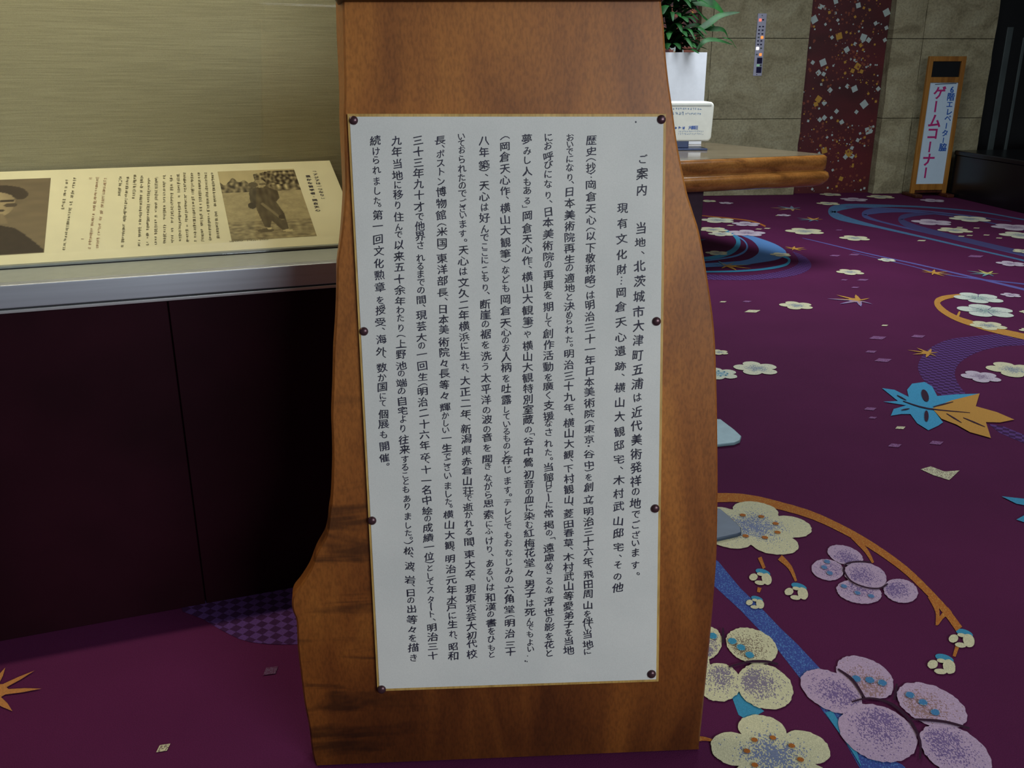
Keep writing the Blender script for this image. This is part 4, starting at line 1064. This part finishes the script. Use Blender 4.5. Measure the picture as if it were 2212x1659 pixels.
outline = Lp + Rp
slab = thing('sign_board', (B0.x + .36, B0.y + .06, 0), 'large natural-edged brown wooden board standing on the carpet', 'board')
TK = 0.045
c_ = sum(outline, Vector()) / len(outline)
back = []
for p in outline:
    e = 0.006
    if p in Lp and p.z > 0.9: e = 0.006 + 0.0095 * min(1, (p.z - 0.9) / 0.4)
    back.append(p - BNn * TK + BH * (-e if (p - c_).dot(BH) < 0 else e * 0.4))
for k, p in enumerate(back):
    if p.z < 0.004: back[k] = Vector((p.x, p.y, 0.004))
sm_ = MB()
n = len(outline)
inner = [p + BNn * 0.0 for p in outline]
# eased arris: front outline drawn in by 4 mm, then the full outline 4 mm behind
def shrink(ps, d):
    out = []
    for i, p in enumerate(ps):
        a = ps[i - 1]; b = ps[(i + 1) % len(ps)]; t = (b - a).normalized(); nrm = t.cross(BNn)
        if nrm.dot(c_ - p) < 0: nrm = -nrm
        out.append(p + nrm * d)
    return out
frontl = shrink(outline, 0.004)
from mathutils.geometry import tessellate_polygon
midl = [p - BNn * 0.005 for p in outline]
vs = frontl + midl + back
tess = [tuple(t) for t in tessellate_polygon([frontl])]
fs = list(tess)
fs += [(i, (i + 1) % n, n + (i + 1) % n, n + i) for i in range(n)] + [(n + i, n + (i + 1) % n, 2 * n + (i + 1) % n, 2 * n + i) for i in range(n)]
fs += [tuple(2 * n + j for j in t[::-1]) for t in tess]
for v in vs:
    if v.z < 0.001: v.z = 0.001
so = sm_.mesh(vs, fs).build('slab', M['slab'], slab)
bm = bmesh.new(); bm.from_mesh(so.data); bmesh.ops.recalc_face_normals(bm, faces=bm.faces); bm.to_mesh(so.data); bm.free()
# rail across the top
ra = bh(722, 3); rb = bh(1436, 2)
MB().box(ra + BNn * 0.022, rb - ra, -BNn * 0.09, -BV * 0.07).build('top_rail', M['darkwood'], slab, bevel=0.006)
# rear stand: upright plate and two flat feet that show past the right edge
def foot(px_pts, h, mat, nm):
    g = [fl(x, y) for x, y in px_pts]
    MB().prism([Vector((p.x, p.y, h)) for p in g], (0, 0, -(h - 0.002))).build(nm, mat, slab, bevel=0.003)
foot([(1350, 905), (1556, 912), (1586, 935), (1601, 949), (1598, 958), (1586, 963), (1548, 967), (1350, 975)][::-1], 0.014, M['paletop'], 'rear_foot')
foot([(1350, 1100), (1554, 1106), (1580, 1128), (1600, 1148), (1601, 1158), (1592, 1162), (1548, 1172), (1350, 1180)][::-1], 0.014, M['feltgrey'], 'rear_foot')
pa = fl(1360, 1140); pb = fl(1360, 940)
MB().box(Vector((pa.x, pa.y, .014)), pb - pa, Vector((.035, 0, 0)), (0, 0, .03)).build('stand_bar', M['feltgrey'], slab, bevel=0.003)
top_at = bh(1360, 700) - BNn * (TK + 0.004)
MB().tube([Vector((pb.x + .017, pb.y - .03, .044)), top_at], 0.011, 8).build('stand_strut', M['feltgrey'], slab, smooth=True)

# ============================================================ NOTICE
notice = thing('notice_panel', bh(1100, 860), 'white notice panel of handwritten vertical Japanese columns held by dark round studs', 'notice')
Q = [bh(751, 246), bh(815.5, 1489), bh(1421, 1468), bh(1437, 246)]
MB().prism([p + BNn * 0.0068 for p in Q], -BNn * 0.0060).build('mount_board', M['mount'], notice, bevel=0.0008)
Q2 = [bh(756.5, 252.5), bh(820.5, 1483), bh(1415.5, 1462.5), bh(1431, 252.5)]
Q2 = [p + BNn * 0.0078 for p in Q2]
pm = MB().prism(Q2, -BNn * 0.0009).build('paper_sheet', M['paper'], notice)
for x, y in ((765, 260.5), (1426.5, 258.5), (787, 714), (1416, 692.5), (804.5, 1121), (1413, 1095), (825, 1484), (1405.5, 1451)):
    c = bh(x, y) + BNn * 0.0079; r = (bh(x + 9.6, y) - bh(x, y)).length
    vs = []; fs = []; sg = 18
    prof_ = [(1.0, 0.0), (0.98, 0.14), (0.86, 0.34), (0.64, 0.50), (0.36, 0.60)]
    for a, h in prof_:
        for k in range(sg):
            t = 2 * math.pi * k / sg; vs.append(c + (BH * math.cos(t) + BV * math.sin(t)) * a * r + BNn * h * r)
    vs.append(c + BNn * r * .63)
    for j in range(len(prof_) - 1):
        fs += [(j * sg + k, (j + 1) * sg + k, (j + 1) * sg + (k + 1) % sg, j * sg + (k + 1) % sg) for k in range(sg)]
    fs += [((len(prof_) - 1) * sg + k, len(vs) - 1, (len(prof_) - 1) * sg + (k + 1) % sg) for k in range(sg)]
    MB().mesh(vs, fs).build('stud', M['stud'], notice, smooth=True, loc=c)

# every column: (x at top, x at mid, x at bottom), base size, then "char y" pairs in photograph pixels
COLS = [
 ((1386, 1375, 1370), 27, 'ご344案375内410当492地523、544北574茨606城639市672大702津733町765五796浦827は856近888代917美947術978発1007祥1036の1058地1084で1107ご1130ざ1152い1169ま1190す1217。1235'),
 ((1343, 1337, 1333), 26, '現449有482文515化549財581…605岡630倉661天694心726遺756跡789、807横835山867大897観930邸959宅989、1008木1034村1063武1090山1122邸1148宅1178、1197そ1216の1241他1265'),
 ((1276, 1272, 1268), 25, '歴303史327（345抄361）372…382岡399倉424天450心474（494以509下534敬557称580略603）617は636明657治682三706十730一752年776日799本823美844術868院891（908東924京946・961谷978中1001）1012を1028創1049立1075。1083明1101治1123三1145十1166六1187年1209、1219飛1237田1258周1278山1303を1322伴1339い1352当1366地1387に1402'),
 ((1230, 1228, 1227), 25, 'お297い312で327に343な362り383、394日414本438美464術488院512再535生559の577適600地621と640決660め678ら692れ710た731。744明762治786三810十832九855年878、891横911山933大956観979、990下1009村1031観1054山1076、1086菱1106田1128春1147草1169、1180木1199村1221武1241山1262等1283愛1305弟1325子1344を1362当1380地1400'),
 ((1183, 1184, 1186), 25, 'に297お315呼338び356に376な397り421、434日457本480美505術530院553の570再592興615を636期661し681て697創719作743活766動790を813廣832く851支873援896な912さ931れ955た974。988当1006館1027ロ1041ビ1053ー1071に1087常1106掲1130の1147「1160遠1180慮1200め1218さ1229る1251な1270浮1295世1318の1334影1350を1370花1388と1406'),
 ((1138, 1140, 1145), 25, '夢301み326し346人370も393あ411る433」445岡465倉492天515心537作562、576横597山622大644観669筆692）704や720横745山768大791観814特837別860室882蔵904の925「936谷950中973鶯996初1022音1042の1058血1075に1093染1111む1130紅1148梅1170花1190堂1212々1235男1257子1277は1298死1318ん1337で1350も1365よ1383い1397'),
 ((1090, 1093, 1102), 25, '（298岡316倉339天364心389作412、427横449山474大497観523筆547）562な582ど602も621岡645倉669天695心716の733お749人769柄792を815吐837露861し882て897い913る929も944の960と977存991じ1011ま1035す1055。1066テ1082レ1101ビ1118で1133も1152お1169な1190じ1210み1229の1247六1269角1289堂1312（1327明1341治1364三1388十1404'),
 ((1045, 1050, 1062), 25, '八304年329築356）367、378天400心424は447好470ん494で512こ531こ545に561こ582も599り620、632断656崖678の698裾720を743洗767う790太814平838洋861の883波903の924音942を965聞988き1004な1029が1047ら1065思1084索1108に1128ふ1143け1164り1182、1195あ1213る1231い1246は1264和1286漢1306の1322書1341を1359ひ1376も1394と1409'),
 ((997, 1005, 1020), 25, 'い295て310お324ら344れ364た383の400で417ご438ざ450い464ま483す504。518天539心563は585文609久632二656年679横703浜726に745生766れ789、800大820正844二868年891、903新924潟945県970赤994倉1013山1036荘1057で1072逝1092か1108れ1127る1145間1166、1174東1193大1215卒1235、1247現1268東1288京1309芸1328大1348初1368代1386校1408'),
 ((951, 961, 980), 25, '長303、316ボ333ス352ト371ン392博414物439館464（485米500国523）535東557洋581部605長630、644日666本689美710術737院759々783長804等829々853輝877か895し911い926一943生965で982ご995ざ1007い1024ま1046し1063た1080。1090横1108山1130大1152観1174、1184明1203治1225元1248年1270水1291戸1307に1325生1344れ1364、1373昭1392和1412'),
 ((904, 914, 936), 25, '三304十328三351年374九397十421才446で467他488界509さ529れ556る574ま591で608の625間646、659現679芸703大727の744一763回788生812（829明843治866二889十913六936年959卒984、995十1011一1035名1055中1077絵1100の1116成1136績1158一1177位1198）1210と1223し1240て1254ス1270タ1291ー1306ト1322、1334明1351治1371三1392十1411'),
 ((858, 869, 894), 25, '九304年328当354地379に399移420り443住468ん490で506以528来553五576十602余625年649わ668た685り707（724上741野763池788の804端825の842自864宅885よ902り923往947来968す989る1006こ1023と1037も1054あ1074り1090ま1112し1131た1147。1158）1168松1186、1198波1218、1228岩1248、1260日1276の1292出1311等1334々1356を1374描1394き1416'),
 ((812, 822, 832), 25, '続304け327ら346れ367ま391し412た433。443第464一488回516文541化568勲593章619を647授668受694、708海731外757、768数792か813国833に853て868個892展913も936開961催986。1000'),
]
import re
rh = random.Random(77)
SMALL = set('、。・…')
PAPN = BNn; PP = bh(1100, 860)
HIRA = lambda ch: '\u3040' <= ch <= '\u30ff'
for (xt, xm, xb_), size, txt in COLS:
    size *= 0.955
    prs = [(a, int(b)) for a, b in re.findall(r'(\D)(\d+)', txt)]
    y0_ = prs[0][1]; y1_ = 1410 if prs[-1][1] > 1300 else prs[-1][1]; ym = (y0_ + y1_) / 2
    mb = MB()
    for i, (ch, y) in enumerate(prs):
        if y < ym: x = xt + (xm - xt) * (y - y0_) / (ym - y0_)
        else: x = xm + (xb_ - xm) * (y - ym) / (y1_ - ym)
        gap = min(abs(y - prs[i - 1][1]) if i else 30, abs(prs[i + 1][1] - y) if i + 1 < len(prs) else 30)
        s = size
        if HIRA(ch) and ch != 'ー': s = min(size * 0.82, max(17.5, gap * 1.12))
        elif ch in SMALL: s = size * 0.85; x += 6 if ch in '、。' else 0
        elif ch in '（）': s = size * 0.9
        elif ch in '「': x += 8; s = size * 0.7
        elif ch in '」': x -= 6; s = size * 0.7
        elif ch == 'ー': s = size * 0.95
        else: s = size
        sy = 1.0
        if gap < s * 0.82 and ch not in SMALL and ch not in '（）「」ー' and not HIRA(ch): sy = max(0.82, gap / s)
        if not HIRA(ch) and ch not in SMALL and ch not in '（）「」ー' and size < 25: sy = min(sy, 0.92)
        put(mb, ch, x + rh.uniform(-.7, .7), y, s, PP, PAPN, BH, BV, 0.0081, hand=1.0, rng=rh, sy=sy)
    mb.build('text_column', M['ink'], notice)
sp = MB()
for x, y, r in ((1371.5, 264, 1.8), (1134, 1423, 1.6), (1138, 1424, 1.2), (1139, 1412, 1.0)):
    sp.poly([bh(x + math.cos(a) * r, y + math.sin(a) * r * 1.2) + PAPN * 0.0081 for a in [k * .785 for k in range(8)]])
sp.build('ink_spot', M['ink'], notice)

# ============================================================ SHELL OUT OF VIEW
wl = MB().box(dp(-3.0, DEPB + .06, 0), UD * (3.0 + u1), VD * 0.15, UPV * WH)
setp(wl.build('wall_left', M['cloth']), 'cloth-covered wall behind the display case', None, None, 'structure')
ce = MB().box((-4, -1.5, 3.0), (11, 0, 0), (0, 13.5, 0), (0, 0, 0.1))
setp(ce.build('ceiling', M['ceil']), 'plain lobby ceiling', None, None, 'structure')
